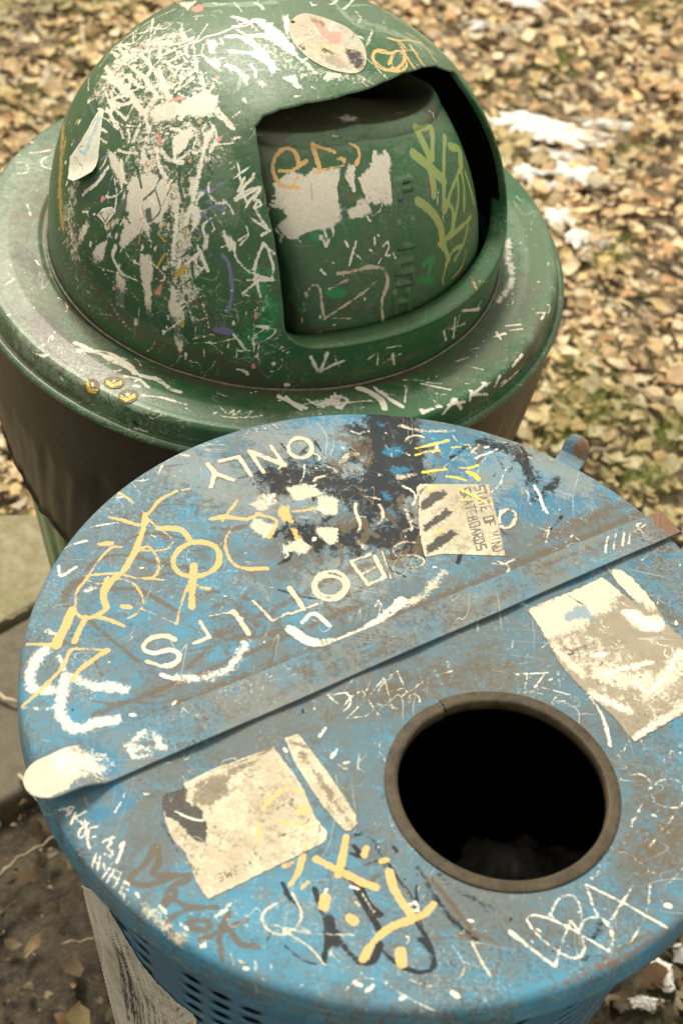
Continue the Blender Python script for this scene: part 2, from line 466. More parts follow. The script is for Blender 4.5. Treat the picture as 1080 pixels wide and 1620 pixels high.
# slightly dished and dented sheet
top = (V[:, 2] > LZ - .001)
V[:, 2] += top * (.0012 * np.sin(V[:, 0] * 21 + 1) * np.sin(V[:, 1] * 17) + .0008 * np.sin(V[:, 0] * 55 + V[:, 1] * 38))* np.clip((.29 - rr) / .05, 0, 1) * np.clip((np.hypot(V[:, 0] - HX, V[:, 1] - HY) - .094) / .03, 0, 1)
cen = V[F].mean(1)
F = F[np.hypot(cen[:, 0] - HX, cen[:, 1] - HY) > .0835]
lid = new_obj('lid', V, F, m_lid, recycler)
S = Surf(lid); S.rim = True
A_ = T((300, 650), 2.7); B_ = T((200, 850), 2.16); C_ = T((550, 640), 3.6); D_ = T((820, 860), 4.154); E_ = T((230, 1130), 2.919)
F_ = T((400, 1300), 2.571); G_ = T((400, 0), 4.5); H_ = T((0, 900), 4.05); Z1 = T((0, 640), 3.6); Z2 = T((0, 1040), 3.6)
Z4 = T((600, 1400), 2.25); K5 = T((560, 640), 2.077); K8 = T((500, 1040), 1.862); M5 = T((80, 0), 2.842); M6 = T((80, 280), 2.7)
M4 = T((400, 150), 2.842); K4 = T((380, 400), 2.077); N3 = T((200, 1400), 2.7); Z5 = T((0, 150), 2.945); Z6 = T((700, 300), 3.857); K3 = T((0, 380), 2.)
FULL = T((0, 0), 1.)
# broad weathering, plus the strap's cast shadow painted just below it
FULL(S, '''
B grime 260 0.69 | 560,1010 760,930 960,860
B grime 240 0.69 | 420,930 560,830 700,830
B grime 230 0.80 | 300,1190 560,1110 800,1010 960,960
B grime 200 0.80 | 620,1080 760,1050 900,1110 1010,1240 1080,1330
B grime 170 0.73 | 560,1150 600,1330 700,1420 820,1440
B grime 150 0.62 | 230,900 330,960 420,1040 260,1090
B grime 150 0.69 | 1000,1180 1050,1300 980,1420
B grime 130 0.66 | 260,1230 240,1290 260,1350
B grime 130 0.62 | 620,1460 760,1470 900,1470
B brown 120 0.53 | 620,1110 700,1070 800,1060
B brown 120 0.55 | 1010,1230 1060,1300 1010,1360
B smoke 130 0.75 | 300,740 420,790 520,760 620,720
B smoke 110 0.73 | 430,700 560,700 640,840 520,930
B smoke 110 0.75 | 770,760 830,730 900,760
B deep 90 0.89 | 600,700 620,760 600,830
B deep 80 0.80 | 690,690 760,720 840,750 900,790
B deep 60 0.73 | 470,665 530,672 560,665
B deep 90 0.73 | 720,720 760,790 860,800
B deep 60 0.68 | 540,880 640,860
B char 60 0.93 | 603,662 605,720 598,770
B char 46 0.98 | 640,660 642,700 652,770
B char 40 0.84 | 600,790 640,830 660,870
B char 90 0.73 | 440,760 520,760 600,800
B char 80 0.71 | 480,850 560,850 640,850
B char 60 0.75 | 600,770 660,770 650,740
B char 40 0.73 | 560,680 590,690 560,720
B brown 30 0.68 | 530,690 560,700 580,720
B char 40 0.64 | 760,700 820,720 840,760
B char 34 0.62 | 880,760 850,790
B grime 70 0.75 | 640,660 760,680 860,720 940,780
B brown 26 0.69 | 700,662 780,680 860,712
B grime 44 0.80 | 900,840 960,820 1020,815
B brown 40 0.62 | 860,850 900,835 980,800
B brown 22 0.62 | 330,1010 440,960 560,900 640,890
B brown 16 0.69 | 150,1130 330,1060 560,960
B dirt 14 .66 | 200,1238 420,1144 700,1024 1070,864
S dirt 9 .80 | 150,1164 330,1098 560,994 800,894 1044,794
B brown 24 .62 | 250,1126 560,1000 800,900 1040,800
B deep 40 0.75 | 920,905 880,925 820,960
B deep 30 0.62 | 1000,890 1060,880
B deep 26 0.73 | 180,1245 200,1275 150,1290
B brown 34 0.62 | 960,905 1040,960 1080,990
''')
A_(S, '''
L pale 22 .95 | 78,228 108,262
L pale 22 .95 | 108,265 188,296
L pale 22 .95 | 106,268 92,324
L pale 22 .95 | 130,214 210,196 262,275
L pale 22 .95 | 254,172 316,262
L pale 26 .9 | 256,172 402,230
L pale 22 .95 | 347,150 404,230
O pale 22 .97 | 472,158 520,172 458,198
B char 22 .62 | 210,290 330,250 480,180 560,200
B char 22 .58 | 380,130 450,190 520,140
B char 16 .6 | 520,110 575,190
P pale 1 .92 | 412,330 490,308 585,350 450,390
P pale 1 .92 | 545,365 610,360 635,380 630,440 590,450 520,415 548,405
P pale 1 .88 | 545,495 635,500 632,560 600,582 535,520
P pale 1 .84 | 400,575 470,540 525,580 490,612 440,600 400,615
P pale 1 .80 | 250,490 280,455 380,490 320,550
P pale 1 .60 | 300,350 370,340 385,400 300,440 250,400
P pale 1 .55 | 680,520 790,590 740,604
P char 1 .62 | 440,580 480,560 515,582 480,602
P brown 1 .6 | 590,505 625,508 622,555 600,570
L pale 20 .74 | 690,645 762,742
L pale 22 .78 | 762,742 830,712
L pale 20 .74 | 690,642 770,614
L pale 20 .7 | 740,694 792,668
L pale 20 .74 | 790,620 832,706
L brown 26 .8 | 820,592 862,714
S brown 22 .85 | 962,562 905,562 868,592 885,620 960,616 1002,642 975,666 905,664
S pale 12 .66 | 962,562 905,562 868,592 885,620 960,616 1002,642 975,666 905,664
L pale 14 .7 | 820,600 860,714
O pale 22 .82 | 600,748 660,760 585,790
S white 6 .6 | 640,230 720,240 740,290 690,320 640,340
S pale 34 .50 | 640,220 700,180 760,230
S pale 24 .5 | 600,210 650,240 700,260
P deep 1 .7 | 560,60 640,40 720,90 640,110
S brown 14 .6 | 560,60 640,70 690,130 760,110
P brown 1 .6 | 620,80 680,60 700,100 640,110
P deep 1 .8 | 385,50 545,30 500,60 390,64
L white 5 .7 | 55,160 200,90
L white 6 .75 | 200,85 208,105
L white 7 .7 | 220,70 240,110 260,70 290,80 300,60 330,80 350,55 380,75
L white 6 .7 | 285,95 300,55
L char 6 .7 | 300,250 420,200
S cream 22 .86 | 90,462 160,452 240,462 300,440
S cream 13 .8 | 210,375 140,470
S cream 20 .82 | 290,440 370,470 340,540
P cream 1 .9 | 390,400 425,410 430,440 440,480 400,470 375,440
S cream 15 .8 | 440,430 490,425 540,418
P cream 1 .9 | 430,500 455,505 475,540 450,555
S cream 11 .72 | 185,490 152,560 180,640 250,678 332,676
S brown 22 .66 | 90,500 180,505 250,490
O char 10 .55 | 470,580 528,580 470,625
B brown 18 .6 | 0,400 120,410 220,420
''')
B_(S, '''
S pale 19 .92 | 165,350 130,336 78,348 58,380 92,396 150,384 182,402 170,428 130,442 72,424
S white 15 .9 | 62,385 92,396 150,386 180,402 170,425 132,438
L pale 15 .84 | 252,288 286,342
L pale 15 .84 | 286,340 232,362
L brown 14 .7 | 215,388 300,372
L pale 12 .7 | 288,268 365,254
L pale 20 .95 | 366,252 418,330
L brown 15 .62 | 428,212 502,290
L pale 13 .74 | 432,216 500,286
L pale 12 .70 | 500,286 552,258
L pale 20 .95 | 556,172 606,246
L pale 12 .85 | 560,262 652,228
O brown 24 .62 | 697,165 754,150 712,212
O pale 17 .88 | 697,165 754,150 712,212
O cream 20 .92 | 240,75 320,70 236,134
S cream 24 .9 | 232,95 226,150 224,238
S cream 11 .8 | 225,130 190,220 172,295
S cream 16 .7 | 228,150 255,172 282,176
S cream 8 .7 | 172,295 110,268 50,244
S cream 14 .8 | 335,30 360,85 400,104 480,106
B brown 40 .62 | 330,345 480,335 560,300
B brown 36 .62 | 300,240 350,210 400,260 440,300
B brown 30 .64 | 680,230 740,292
B brown 44 .62 | 195,480 160,560
B brown 30 .6 | 205,450 270,390 320,350
B brown 20 .62 | 0,560 90,566 160,560
B brown 22 .62 | 500,350 496,420 430,450
B brown 24 .6 | 380,200 460,230 520,300
B brown 26 .58 | 660,200 780,190 820,160
B char 14 .62 | 520,180 640,210 760,200
B char 10 .6 | 560,265 660,225
B brown 14 .6 | 320,360 380,450
S brown 8 .7 | 320,350 350,420 385,452
S white 36 .74 | 555,315 620,352 700,358 800,325 890,262 942,216
S white 20 .72 | 600,290 640,260 690,300
B white 46 .60 | 180,480 260,480 340,455 385,400 410,360
S white 18 .70 | 120,470 160,482 190,478
S white 5 .7 | 850,240 860,215 890,265 920,245 915,210 940,240 935,210
B pale 44 .60 | 950,230 1010,200 1080,120
B smoke 60 .50 | 380,150 450,160 480,200
L white 3 .7 | 70,195 125,95
L white 3 .7 | 80,195 155,155
L white 3 .6 | 380,210 440,130
L white 3 .6 | 330,130 380,100
B brown 26 .6 | 40,60 110,90 330,110
B brown 22 .6 | 30,170 90,205 150,245
O brown 12 .55 | 330,160 440,150 330,220
''')
C_(S, '''
B azure 80 .78 | 230,270 290,260
B azure 60 .78 | 270,380 340,370
B azure 50 .7 | 200,500 230,540
B azure 50 .68 | 230,600 270,640
B azure 40 .66 | 180,110 200,120
B char 110 .7 | 300,700 340,800 260,860
B char 90 .66 | 150,560 100,700 60,860
B pale 30 .6 | 280,405 370,400
B pale 30 .58 | 330,600 360,700
B pale 24 .56 | 100,520 180,540
S yellow 22 .84 | 385,250 470,230 570,204
S yellow 18 .84 | 385,288 450,268 520,262
S yellow 16 .7 | 590,245 640,240 680,225 700,245 680,250
S yellow 14 .6 | 440,330 460,345 480,335
S yellow 26 .74 | 430,385 500,375 560,368
S yellow 12 .7 | 545,355 580,330 640,290 710,288
S yellow 20 .74 | 560,410 620,415 670,432
S yellow 22 .74 | 640,360 690,362 742,345
S yellow 34 .86 | 680,385 720,400 740,425
L yellow 8 .6 | 400,400 440,380
L yellow 14 .6 | 460,395 500,410
B char 24 .6 | 380,265 520,240
B pale 40 .52 | 300,120 420,150 600,150
B pale 40 .55 | 280,420 380,400
B pale 50 .52 | 330,610 370,680 330,720
B grime 70 .7 | 600,110 740,140 900,210 1040,280
L white 4 .72 | 170,62 400,72
S white 5 .55 | 840,430 880,460 900,530 880,570 960,580 1030,560 1060,480
S white 5 .55 | 900,480 960,420 1000,340 1040,290
S white 4 .55 | 950,600 1040,680 1065,720
O white 4 .5 | 1010,560 1070,560 1010,640
O pale 26 .66 | 905,650 950,655 890,705
S white 5 .5 | 1000,260 1060,300 1080,330
B white 20 .55 | 820,900 880,910 950,880
B char 40 .5 | 860,320 900,380 960,340
''')
K5(S, '''
S white 5 .6 | 570,170 600,185 650,160
S white 4 .6 | 640,180 740,200 820,260 900,330
S white 4 .5 | 490,340 560,330 650,300
S white 4 .5 | 540,250 580,380 600,410 700,370 780,330
L white 4 .6 | 720,400 770,350
O white 4 .5 | 630,300 690,310 620,350
S brown 14 .6 | 800,300 900,330 940,350
S brown 14 .56 | 850,380 900,370 950,350
B grime 60 .6 | 780,230 860,290 940,350
S brown 12 .6 | 960,560 1000,520 1080,560
S brown 12 .6 | 980,520 1010,500 1000,540
S brown 12 .56 | 1000,570 1080,600
S brown 12 .56 | 1000,660 1080,690
L white 6 .6 | 60,660 90,650 80,690
B deep 40 .6 | 620,230 660,260 640,290
''')
K8(S, '''
L white 9 .9 | 35,112 62,135
S white 6 .74 | 50,110 90,105 102,130 85,155 48,165
S white 5 .66 | 70,160 100,120 130,100
L white 5 .66 | 90,180 150,120 200,60
S pale 6 .66 | 95,180 150,170 185,140 240,150
L white 5 .66 | 130,90 190,180
L pale 5 .66 | 200,60 225,150
L white 5 .66 | 180,110 260,90
L white 5 .66 | 240,45 280,130
L white 5 .66 | 300,30 320,100
L pale 6 .66 | 260,110 330,60 400,40
L white 5 .6 | 340,20 370,80
L white 4 .6 | 380,10 400,60
O white 7 .62 | 288,125 305,130 286,142
L white 7 .74 | 585,50 680,45
L white 7 .74 | 675,45 630,105
L white 5 .7 | 620,50 615,92
L white 4 .7 | 615,75 745,110
L white 5 .7 | 710,40 720,100 690,135
L white 4 .66 | 690,130 800,125
S white 14 .70 | 800,105 845,180 865,262
L white 4 .6 | 740,85 760,160
L white 14 .7 | 45,295 62,272
L white 14 .7 | 10,232 28,208
L white 12 .6 | 62,315 92,330
B deep 50 .62 | 870,220 940,280 990,310
B deep 30 .6 | 940,650 1000,690
S white 5 .7 | 1000,350 940,470 905,550
L white 4 .7 | 920,510 1000,522
L white 4 .7 | 940,450 960,455 950,510
S white 6 .7 | 980,390 1020,360 1075,372 1070,440 1000,430 985,395
L white 6 .7 | 1080,430 980,560
L white 4 .6 | 1040,300 1080,250
L white 4 .6 | 1020,320 1080,300
L white 4 .6 | 1010,360 1050,260
L white 3 .6 | 1000,480 1060,470
B grime 60 .72 | 950,350 1000,420 940,520
B brown 60 .56 | 980,420 1050,520 1020,620
S white 16 .6 | 810,650 830,635
B deep 26 .5 | 480,740 640,720 780,690
B char 30 .6 | 300,620 390,760 470,830
B char 36 .5 | 360,640 440,700 520,740
B char 26 .5 | 80,540 150,520 200,600
B char 30 .5 | 840,780 800,840 700,860
''')
F_(S, '''
S brown 24 .82 | 722,230 790,312 890,442 922,462
L brown 17 .78 | 732,480 800,468 920,462
S brown 17 .76 | 920,462 985,490 1006,555 972,622
B char 18 .6 | 722,230 790,312 890,442
S char 24 .84 | 250,275 290,400 300,480 288,570
P char 1 .80 | 280,360 330,380 370,500 310,520 285,460
S char 34 .82 | 340,470 390,530 430,570 490,560 515,500
S char 34 .82 | 365,200 430,260 470,340 520,380
S char 28 .82 | 420,280 480,380 520,450
S char 24 .80 | 520,520 600,588 690,612 735,580 715,490 650,390
P char 1 .78 | 650,470 700,460 745,530 700,520
S char 24 .76 | 122,250 150,310 188,342
S char 26 .7 | 410,100 440,140 400,130
S char 20 .66 | 550,170 590,230 640,300 660,360
S char 20 .66 | 670,200 665,330 690,440 725,560
S char 14 .66 | 430,190 500,160 540,180
S char 12 .66 | 130,505 200,560 260,578 320,540
S char 14 .6 | 800,570 850,610 900,620
L char 22 .62 | 560,90 585,120
S cream 32 .97 | 378,62 366,140 345,215
S cream 34 .97 | 258,150 350,200 430,240 498,266
S cream 34 .95 | 555,205 570,270 608,330 640,378
S cream 32 .97 | 735,335 680,385 560,430 488,492 446,560
S cream 44 .97 | 598,530 605,575
L cream 44 .97 | 400,392 412,400
L cream 42 .97 | 296,310 286,345
S cream 26 .9 | 205,140 185,200 152,258
S cream 20 .9 | 200,268 225,246
L cream 28 .95 | 462,108 452,135
L cream 22 .95 | 520,162 545,155
L cream 20 .8 | 418,328 420,330
L cream 26 .7 | 130,180 190,150
B deep 40 .6 | 735,320 750,310
S smoke 30 .7 | 560,430 500,480 470,520
S pale 11 .95 | 100,330 60,352 36,390 62,440 120,460 178,425 196,370 160,290
S pale 8 .9 | 80,420 250,455 410,460
S pale 9 .95 | 120,440 230,510 292,582
L pale 6 .8 | 292,580 322,520
S white 7 .85 | 372,690 430,640 520,650 620,710 742,772
L white 20 .95 | 422,660 438,664
L white 22 .95 | 460,688 490,668
L white 22 .9 | 812,696 830,708
S pale 4 .75 | 310,530 400,600 560,612 612,590
S pale 6 .85 | 590,620 700,665 800,665 850,620 855,570 808,500
S pale 10 .9 | 890,490 930,570 964,628
S pale 6 .8 | 855,570 930,592 955,540
L white 22 .95 | 1045,448 1078,474
S white 16 .75 | 620,350 660,330 670,365 630,350
S pale 12 .8 | 600,460 635,470 625,500
S pale 8 .7 | 430,270 480,350 490,370
S pale 8 .7 | 440,390 500,460
L pale 8 .6 | 480,340 470,370 500,365
S pale 7 .6 | 450,190 490,150 520,180 480,200 490,160
S pale 7 .6 | 310,200 330,240 320,200
S pale 8 .6 | 580,200 610,260 640,300
L pale 8 .7 | 270,350 330,395
L white 16 .74 | 265,355 300,270
L white 16 .7 | 395,262 430,275
L white 4 .6 | 300,630 320,600
L white 4 .6 | 320,640 345,610
L white 4 .6 | 360,650 380,620
L white 9 .8 | 190,668 205,664
L white 14 .8 | 600,724 618,712
L rust 10 .66 | 520,726 605,742
L white 8 .6 | 0,600 10,570
L white 6 .6 | 60,600 75,570
L white 5 .6 | 210,640 250,600
S brown 34 .7 | 0,500 18,508
S white 4 .6 | 690,350 830,345 970,330
''')
Z4(S, '''
S white 16 .78 | 465,165 495,190 520,212
S white 12 .9 | 520,212 570,250 625,292
S white 8 .9 | 625,290 650,200 682,125
S white 9 .88 | 682,125 715,180 728,230 700,260 640,240 560,175 524,120 560,108 640,135 725,182 815,236
S white 9 .84 | 815,236 832,180 800,125 740,118 712,160
S white 8 .84 | 600,118 640,48 692,40 718,100 712,165
S white 8 .86 | 735,0 770,100 815,150 830,215
L white 9 .86 | 902,0 820,130
L white 10 .9 | 740,0 880,70 1022,152
S white 7 .8 | 962,0 950,90 905,185 850,222
L white 20 .97 | 1022,72 1032,74
L white 18 .9 | 262,388 274,392
L white 14 .9 | 78,405 90,402
B rust 22 .55 | 620,360 700,330 760,300
B rust 30 .60 | 760,300 850,268 930,222 1025,160
B brown 40 .56 | 740,290 840,240 960,170
B char 26 .5 | 700,270 780,250
S grime 20 .7 | 850,215 900,210 880,170
L white 3 .7 | 255,210 300,280
S brown 10 .6 | 240,280 300,310
''')
Z1(S, '''
S brown 24 .82 | 690,800 780,745 900,735 1080,770
S brown 26 .82 | 490,945 560,880 690,855 820,880 1080,935
B brown 60 .74 | 470,1000 400,1040 372,1110 400,1160
S brown 34 .74 | 615,1050 780,1052 900,1112 1000,1170
S brown 17 .7 | 770,1040 900,975 1080,950
S brown 20 .7 | 850,612 930,572 1080,568
S brown 14 .7 | 800,430 860,370 960,350 1080,335
S cream 22 .88 | 845,625 910,545 1010,490
S cream 20 .8 | 1040,488 1080,478
S cream 34 .95 | 830,625 810,730 765,845 700,950 640,1000 600,1060
S cream 36 .92 | 900,705 980,705 1040,715 1080,765
S cream 14 .84 | 830,640 900,700 985,770 950,822 870,832 790,832
S cream 30 .95 | 565,795 635,790
S cream 15 .86 | 700,812 640,812 570,880 515,960 485,1005 440,1060 430,1150
S cream 16 .86 | 500,975 580,965 690,965 770,988 870,990 930,1000
S cream 17 .86 | 790,832 850,810 905,900 890,970 850,990
S cream 12 .8 | 500,1000 560,1022 640,1005
S cream 38 .96 | 612,1000 592,1080 605,1155
S cream 14 .8 | 655,985 760,1020 815,1110 790,1180 730,1218
S cream 52 .97 | 415,1165 370,1270 320,1370
S cream 34 .92 | 490,1210 455,1280 425,1350
S cream 26 .9 | 415,1165 470,1215 530,1210 600,1170
S cream 26 .9 | 540,1205 620,1225 710,1262
S cream 30 .9 | 700,1150 740,1155
S cream 22 .82 | 655,492 710,520 760,560
S cream 26 .8 | 625,640 700,660 790,685
S white 14 .7 | 905,390 940,330 1010,290 1080,292
S white 12 .7 | 745,440 830,430 860,420
L white 12 .8 | 750,445 800,510
L white 16 .7 | 660,545 700,520
S white 10 .66 | 600,580 640,620
S white 14 .7 | 460,715 560,690 680,672
S white 16 .84 | 370,820 420,795 495,775
S white 18 .9 | 335,920 350,975 435,925
L white 5 .7 | 850,1090 935,905
L white 5 .7 | 850,1090 970,1035
B white 40 .62 | 490,1060 540,1045
B white 36 .60 | 265,1290 310,1300
''')
H_(S, '''
S cream 22 .94 | 172,482 280,484 392,492
S cream 17 .9 | 440,516 540,512 690,522
S cream 34 .95 | 692,520 600,580 510,650 470,712
S cream 26 .94 | 450,520 400,630 280,760 140,884
B white 76 .80 | 290,520 220,600 195,700 220,770 340,775
B white 80 .82 | 420,700 400,800 385,900 440,1000 520,1020 620,985 740,970
B white 84 .78 | 600,750 700,755 800,775
B white 70 .72 | 470,690 560,740
B white 40 .62 | 380,560 430,680
S white 8 .7 | 740,980 830,985 870,985
B brown 44 .72 | 570,320 680,425 800,520 890,590
B brown 44 .70 | 400,470 450,490 500,480
B brown 36 .70 | 600,560 640,660 660,680
S brown 14 .7 | 680,660 740,640 795,608
B brown 30 .72 | 600,850 740,862 880,832 1050,812
B brown 20 .6 | 480,520 560,560
L rust 12 .7 | 690,735 702,770
L rust 12 .8 | 138,600 150,612
L rust 12 .7 | 145,790 150,800
L rust 12 .6 | 128,670 138,660
L white 4 .7 | 800,470 845,430
L white 4 .6 | 900,380 910,360
S white 5 .6 | 630,495 690,500
B white 40 .5 | 290,400 330,400
B white 30 .5 | 150,890 330,900
''')
Z2(S, '''
L white 12 .9 | 335,870 385,860 422,838
L white 12 .9 | 372,908 405,880 430,845
L white 13 .9 | 385,860 395,895
L white 15 .97 | 432,880 405,950
L white 15 .97 | 490,878 428,912 470,945
S white 13 .97 | 505,945 462,975 448,1018 475,1022 492,985 485,930
S white 14 .97 | 556,962 515,975 498,1030 515,1088 548,1070
L white 13 .95 | 503,1032 548,1018
S white 15 .97 | 586,1052 615,1036 636,1058 605,1085 642,1105 632,1135 600,1120
S white 15 .97 | 684,1080 708,1050 688,1110 666,1168
L white 13 .97 | 548,1120 525,1192
L white 13 .97 | 572,1132 556,1210
L white 10 .97 | 530,1160 562,1172
L white 13 .97 | 588,1165 600,1212
L white 13 .97 | 640,1178 586,1255
L white 13 .97 | 652,1208 610,1282
L white 12 .97 | 652,1208 688,1224
L white 12 .97 | 632,1245 664,1255
L white 13 .97 | 690,1240 650,1312
L white 13 .97 | 712,1278 680,1342 715,1355
L white 12 .97 | 712,1278 746,1300
L white 12 .97 | 700,1312 735,1325
L white 12 .97 | 700,1350 710,1385
L white 12 .97 | 738,1392 728,1410
L white 18 .97 | 775,1345 790,1362
L white 14 .97 | 905,1408 945,1445
L white 18 .7 | 690,828 655,882
L white 12 .6 | 712,778 700,802
L white 12 .6 | 745,800 800,830
L white 18 .66 | 820,775 845,780
S brown 40 .94 | 890,1072 830,1170 740,1262 820,1302 920,1272 1010,1235
S brown 36 .94 | 905,1085 905,1170 870,1235 950,1240 1080,1240
S brown 36 .94 | 925,1400 975,1310 1080,1262
B deep 70 .60 | 300,810 480,760 640,700
B char 16 .6 | 920,940 950,990 1020,1120
S white 4 .5 | 800,330 850,300 860,260
''')
N3(S, '''
S brown 26 .95 | 165,92 210,40 205,12
S brown 24 .95 | 60,0 120,-10
S brown 24 .95 | 190,55 260,92 385,95
S brown 24 .95 | 385,95 270,105 190,140 175,185 235,240
O brown 34 .95 | 315,170 355,175 310,190
S brown 26 .95 | 320,235 420,190 512,150
S brown 28 .95 | 437,120 398,215 412,315
S brown 26 .95 | 440,190 485,250 565,265
L white 13 .95 | 140,88 168,122
L white 13 .95 | 228,166 236,174
L white 16 .95 | 252,182 262,190
L white 16 .95 | 318,262 334,260
L white 10 .85 | 380,135 450,75
L white 12 .85 | 400,125 430,105
L white 9 .85 | 445,295 458,340
L white 18 .9 | 505,355 520,358
S white 9 .85 | 545,320 555,345 545,365
L pale 14 .8 | 480,325 505,335
L white 5 .6 | 480,110 520,200 560,120
L white 8 .6 | 615,340 622,365
B pale 90 .56 | 90,110 170,190 230,240
L rust 14 .6 | 420,355 445,370
B char 16 .56 | 600,240 620,200
''')
FULL(S, '''
B brown 7 .6 | 40,1155 60,1250
L rust 5 .8 | 37,1050 38,1053
L rust 4 .8 | 47,1138 48,1140
''')
rnd_marks(S, 60, (120, 760, 560, 1150), ['white', 'pale'], (1, 2.2), (10, 70), -25, 60, (.55, .8))
rnd_marks(S, 50, (120, 760, 560, 1150), ['brown', 'dirt_shade'], (2, 7), (6, 40), -15, 50, (.5, .72))
rnd_marks(S, 70, (420, 680, 900, 900), ['pale', 'smoke', 'white', 'char'], (1.5, 7), (8, 50), 30, 60, (.5, .8))
rnd_marks(S, 36, (560, 670, 760, 860), ['deep', 'char', 'brown'], (5, 16), (10, 40), 90, 40, (.6, .85))
rnd_marks(S, 40, (440, 740, 640, 900), ['char', 'brown', 'deep'], (2, 9), (8, 40), 20, 60, (.6, .85))
rnd_marks(S, 40, (740, 700, 1040, 860), ['white', 'pale'], (1, 2), (20, 90), 10, 50, (.5, .75))
rnd_marks(S, 60, (480, 1020, 900, 1120), ['white', 'pale', 'brown'], (1, 2.6), (8, 44), -30, 60, (.55, .85))
rnd_marks(S, 70, (560, 1180, 1080, 1560), ['white', 'pale', 'brown'], (1, 2.2), (8, 60), -40, 60, (.5, .8))
rnd_marks(S, 40, (400, 1400, 900, 1600), ['white', 'pale'], (1, 2.4), (6, 30), -20, 60, (.55, .85))
rnd_marks(S, 40, (560, 1080, 700, 1420), ['brown', 'dirt_shade'], (3, 9), (6, 30), 30, 60, (.5, .75))
rnd_marks(S, 40, (980, 880, 1080, 1420), ['white', 'pale', 'brown'], (1, 3), (10, 50), -60, 50, (.55, .8))
rnd_marks(S, 40, (60, 880, 200, 1200), ['white', 'brown'], (1, 2.4), (4, 20), 40, 60, (.5, .8))
rnd_marks(S, 30, (160, 1400, 420, 1560), ['white', 'pale'], (1, 3), (4, 18), 30, 40, (.6, .85))
for k in range(170):      # chips and dabs over the whole lid
    a, r_ = RNG.uniform(0, 6.28), .29 * math.sqrt(RNG.uniform(0, 1))
    x, y = LX + r_ * math.cos(a), LY + r_ * math.sin(a)
    ix = S.near(np.array([x - .003, y - .003, .89]), np.array([x + .003, y + .003, .91]))
    if len(ix):
        q = RNG.uniform(.1, 1.1) ** 2 * .0012; aa = RNG.uniform(0, 3.14)
        dx, dy = S.P[ix, 0] - x, S.P[ix, 1] - y
        u_ = dx * math.cos(aa) + dy * math.sin(aa); v_ = -dx * math.sin(aa) + dy * math.cos(aa)
        S.put(random.choice(['white', 'white', 'pale', 'brown', 'brown', 'char']), ix, np.clip(.9 + (q - np.hypot(u_ * .45, v_)) / .001, 0, .95))
S.done(); LIDS = S

# rubber trim round the hole, split at one point with a lifted end
sp = on_z(692, 1112, LZ); a0 = math.atan2(sp[1] - HY, sp[0] - HX)
NA = 260; V = []
sec = [(.0914, -.0005), (.0915, .0009), (.0908, .0014), (.0880, .0012), (.0845, .0018), (.0822, .0016), (.0811, .0006), (.0807, -.004), (.0809, -.009), (.0818, -.009), (.0822, -.002)]
for i in range(NA):
    q = i / (NA - 1); th = a0 + .018 + q * (2 * math.pi - .036)
    lift = .0022 * max(0, 1 - q / .05) ** 2 + .0008 * math.sin(th * 3 + 1) ** 2; inn = -.0022 * max(0, 1 - q / .04)
    for (r_, z_) in sec:
        V.append((HX + (r_ + inn) * math.cos(th), HY + (r_ + inn) * math.sin(th), LZ + z_ + lift * .6))
F = [tuple(x) for x in grid_faces(NA, len(sec))] + [tuple(range(len(sec))), tuple((NA - 1) * len(sec) + k for k in range(len(sec) - 1, -1, -1))]
trim = new_obj('hole_trim', V, F, m_trim, lid)
tag(trim, 'brown rubber edging split at its upper left')

# strap across the lid, with a raised rounded tab at its near end
L0 = np.array([-.1377, .6955]); sdv = np.array([.795, .607]); snv = np.array([-.607, .795])
SW, s0, s1 = .040, -.068, .552
NU, NV = 460, 34; V = []
for i in range(NU):
    s_ = s0 + (s1 - s0) * (i / (NU - 1)); 
    if i < 60: s_ = s0 + (.06) * (i / 60) ** 1.6
    else: s_ = s0 + .06 + (s1 - s0 - .06) * (i - 60) / (NU - 61)
    w = SW * (1 - .28 * max(0, s_) / s1) * (1 - .10 * min(1, max(0, (-.008 - s_) / .03)))
    cn = w / 2
    rT = .020; hw = cn
    if s_ - s0 < rT: hw = cn * math.sqrt(max(0, 1 - (1 - (s_ - s0) / rT) ** 2)) + 1e-5
    k = min(1, max(0, (-.005 - s_) / .03)); k = k * k * (3 - 2 * k)
    z = LZ + .0026 + .0115 * k - .05 * max(0, -.045 - s_) ** 1.2
    off = .002 * k - .003 * k
    for j in range(NV):
        n_ = cn + hw * (2 * j / (NV - 1) - 1)
        p = L0 + sdv * s_ + snv * (n_ + off)
        zz = z + .0010 * math.sin(s_ * 31) * (s_ > 0) * .5
        V.append((p[0], p[1], zz))
strap = new_obj('strap', V, grid_faces(NU, NV)[:, ::-1], m_strap, lid)
tag(strap, 'flat metal strap across the lid ending in a raised rounded tab of worn white paint')
S = Surf(strap)
FULL(S, '''
P pale 1 .92 | 30,1232 46,1204 104,1178 124,1182 132,1205 130,1224 110,1248 80,1264 50,1264
P brown 1 .62 | 118,1184 134,1186 150,1226 126,1236 132,1210
B brown 20 .6 | 112,1190 130,1225
B white 60 .80 | 110,1206 140,1212
B brown 18 .62 | 108,1198 122,1222 150,1222
B deep 60 .62 | 150,1195 170,1215
B grime 34 .52 | 200,1190 420,1110 700,990 1040,830
B brown 24 .50 | 700,1000 760,960 830,930
B brown 20 .54 | 850,900 960,860
B deep 26 .52 | 500,1080 600,1040
B rust 34 .95 | 1048,818 1060,840
B rust 18 .72 | 1030,812 1040,832
B white 26 .52 | 205,1185 230,1190 255,1180 240,1165 215,1170
''')
Z2(S, '''
S white 30 .66 | 735,500 745,560 800,580 850,560
B white 50 .56 | 830,470 890,480 940,530
S white 4 .6 | 985,480 965,450 1000,420 1060,380
S white 4 .6 | 1000,370 1080,330
''')
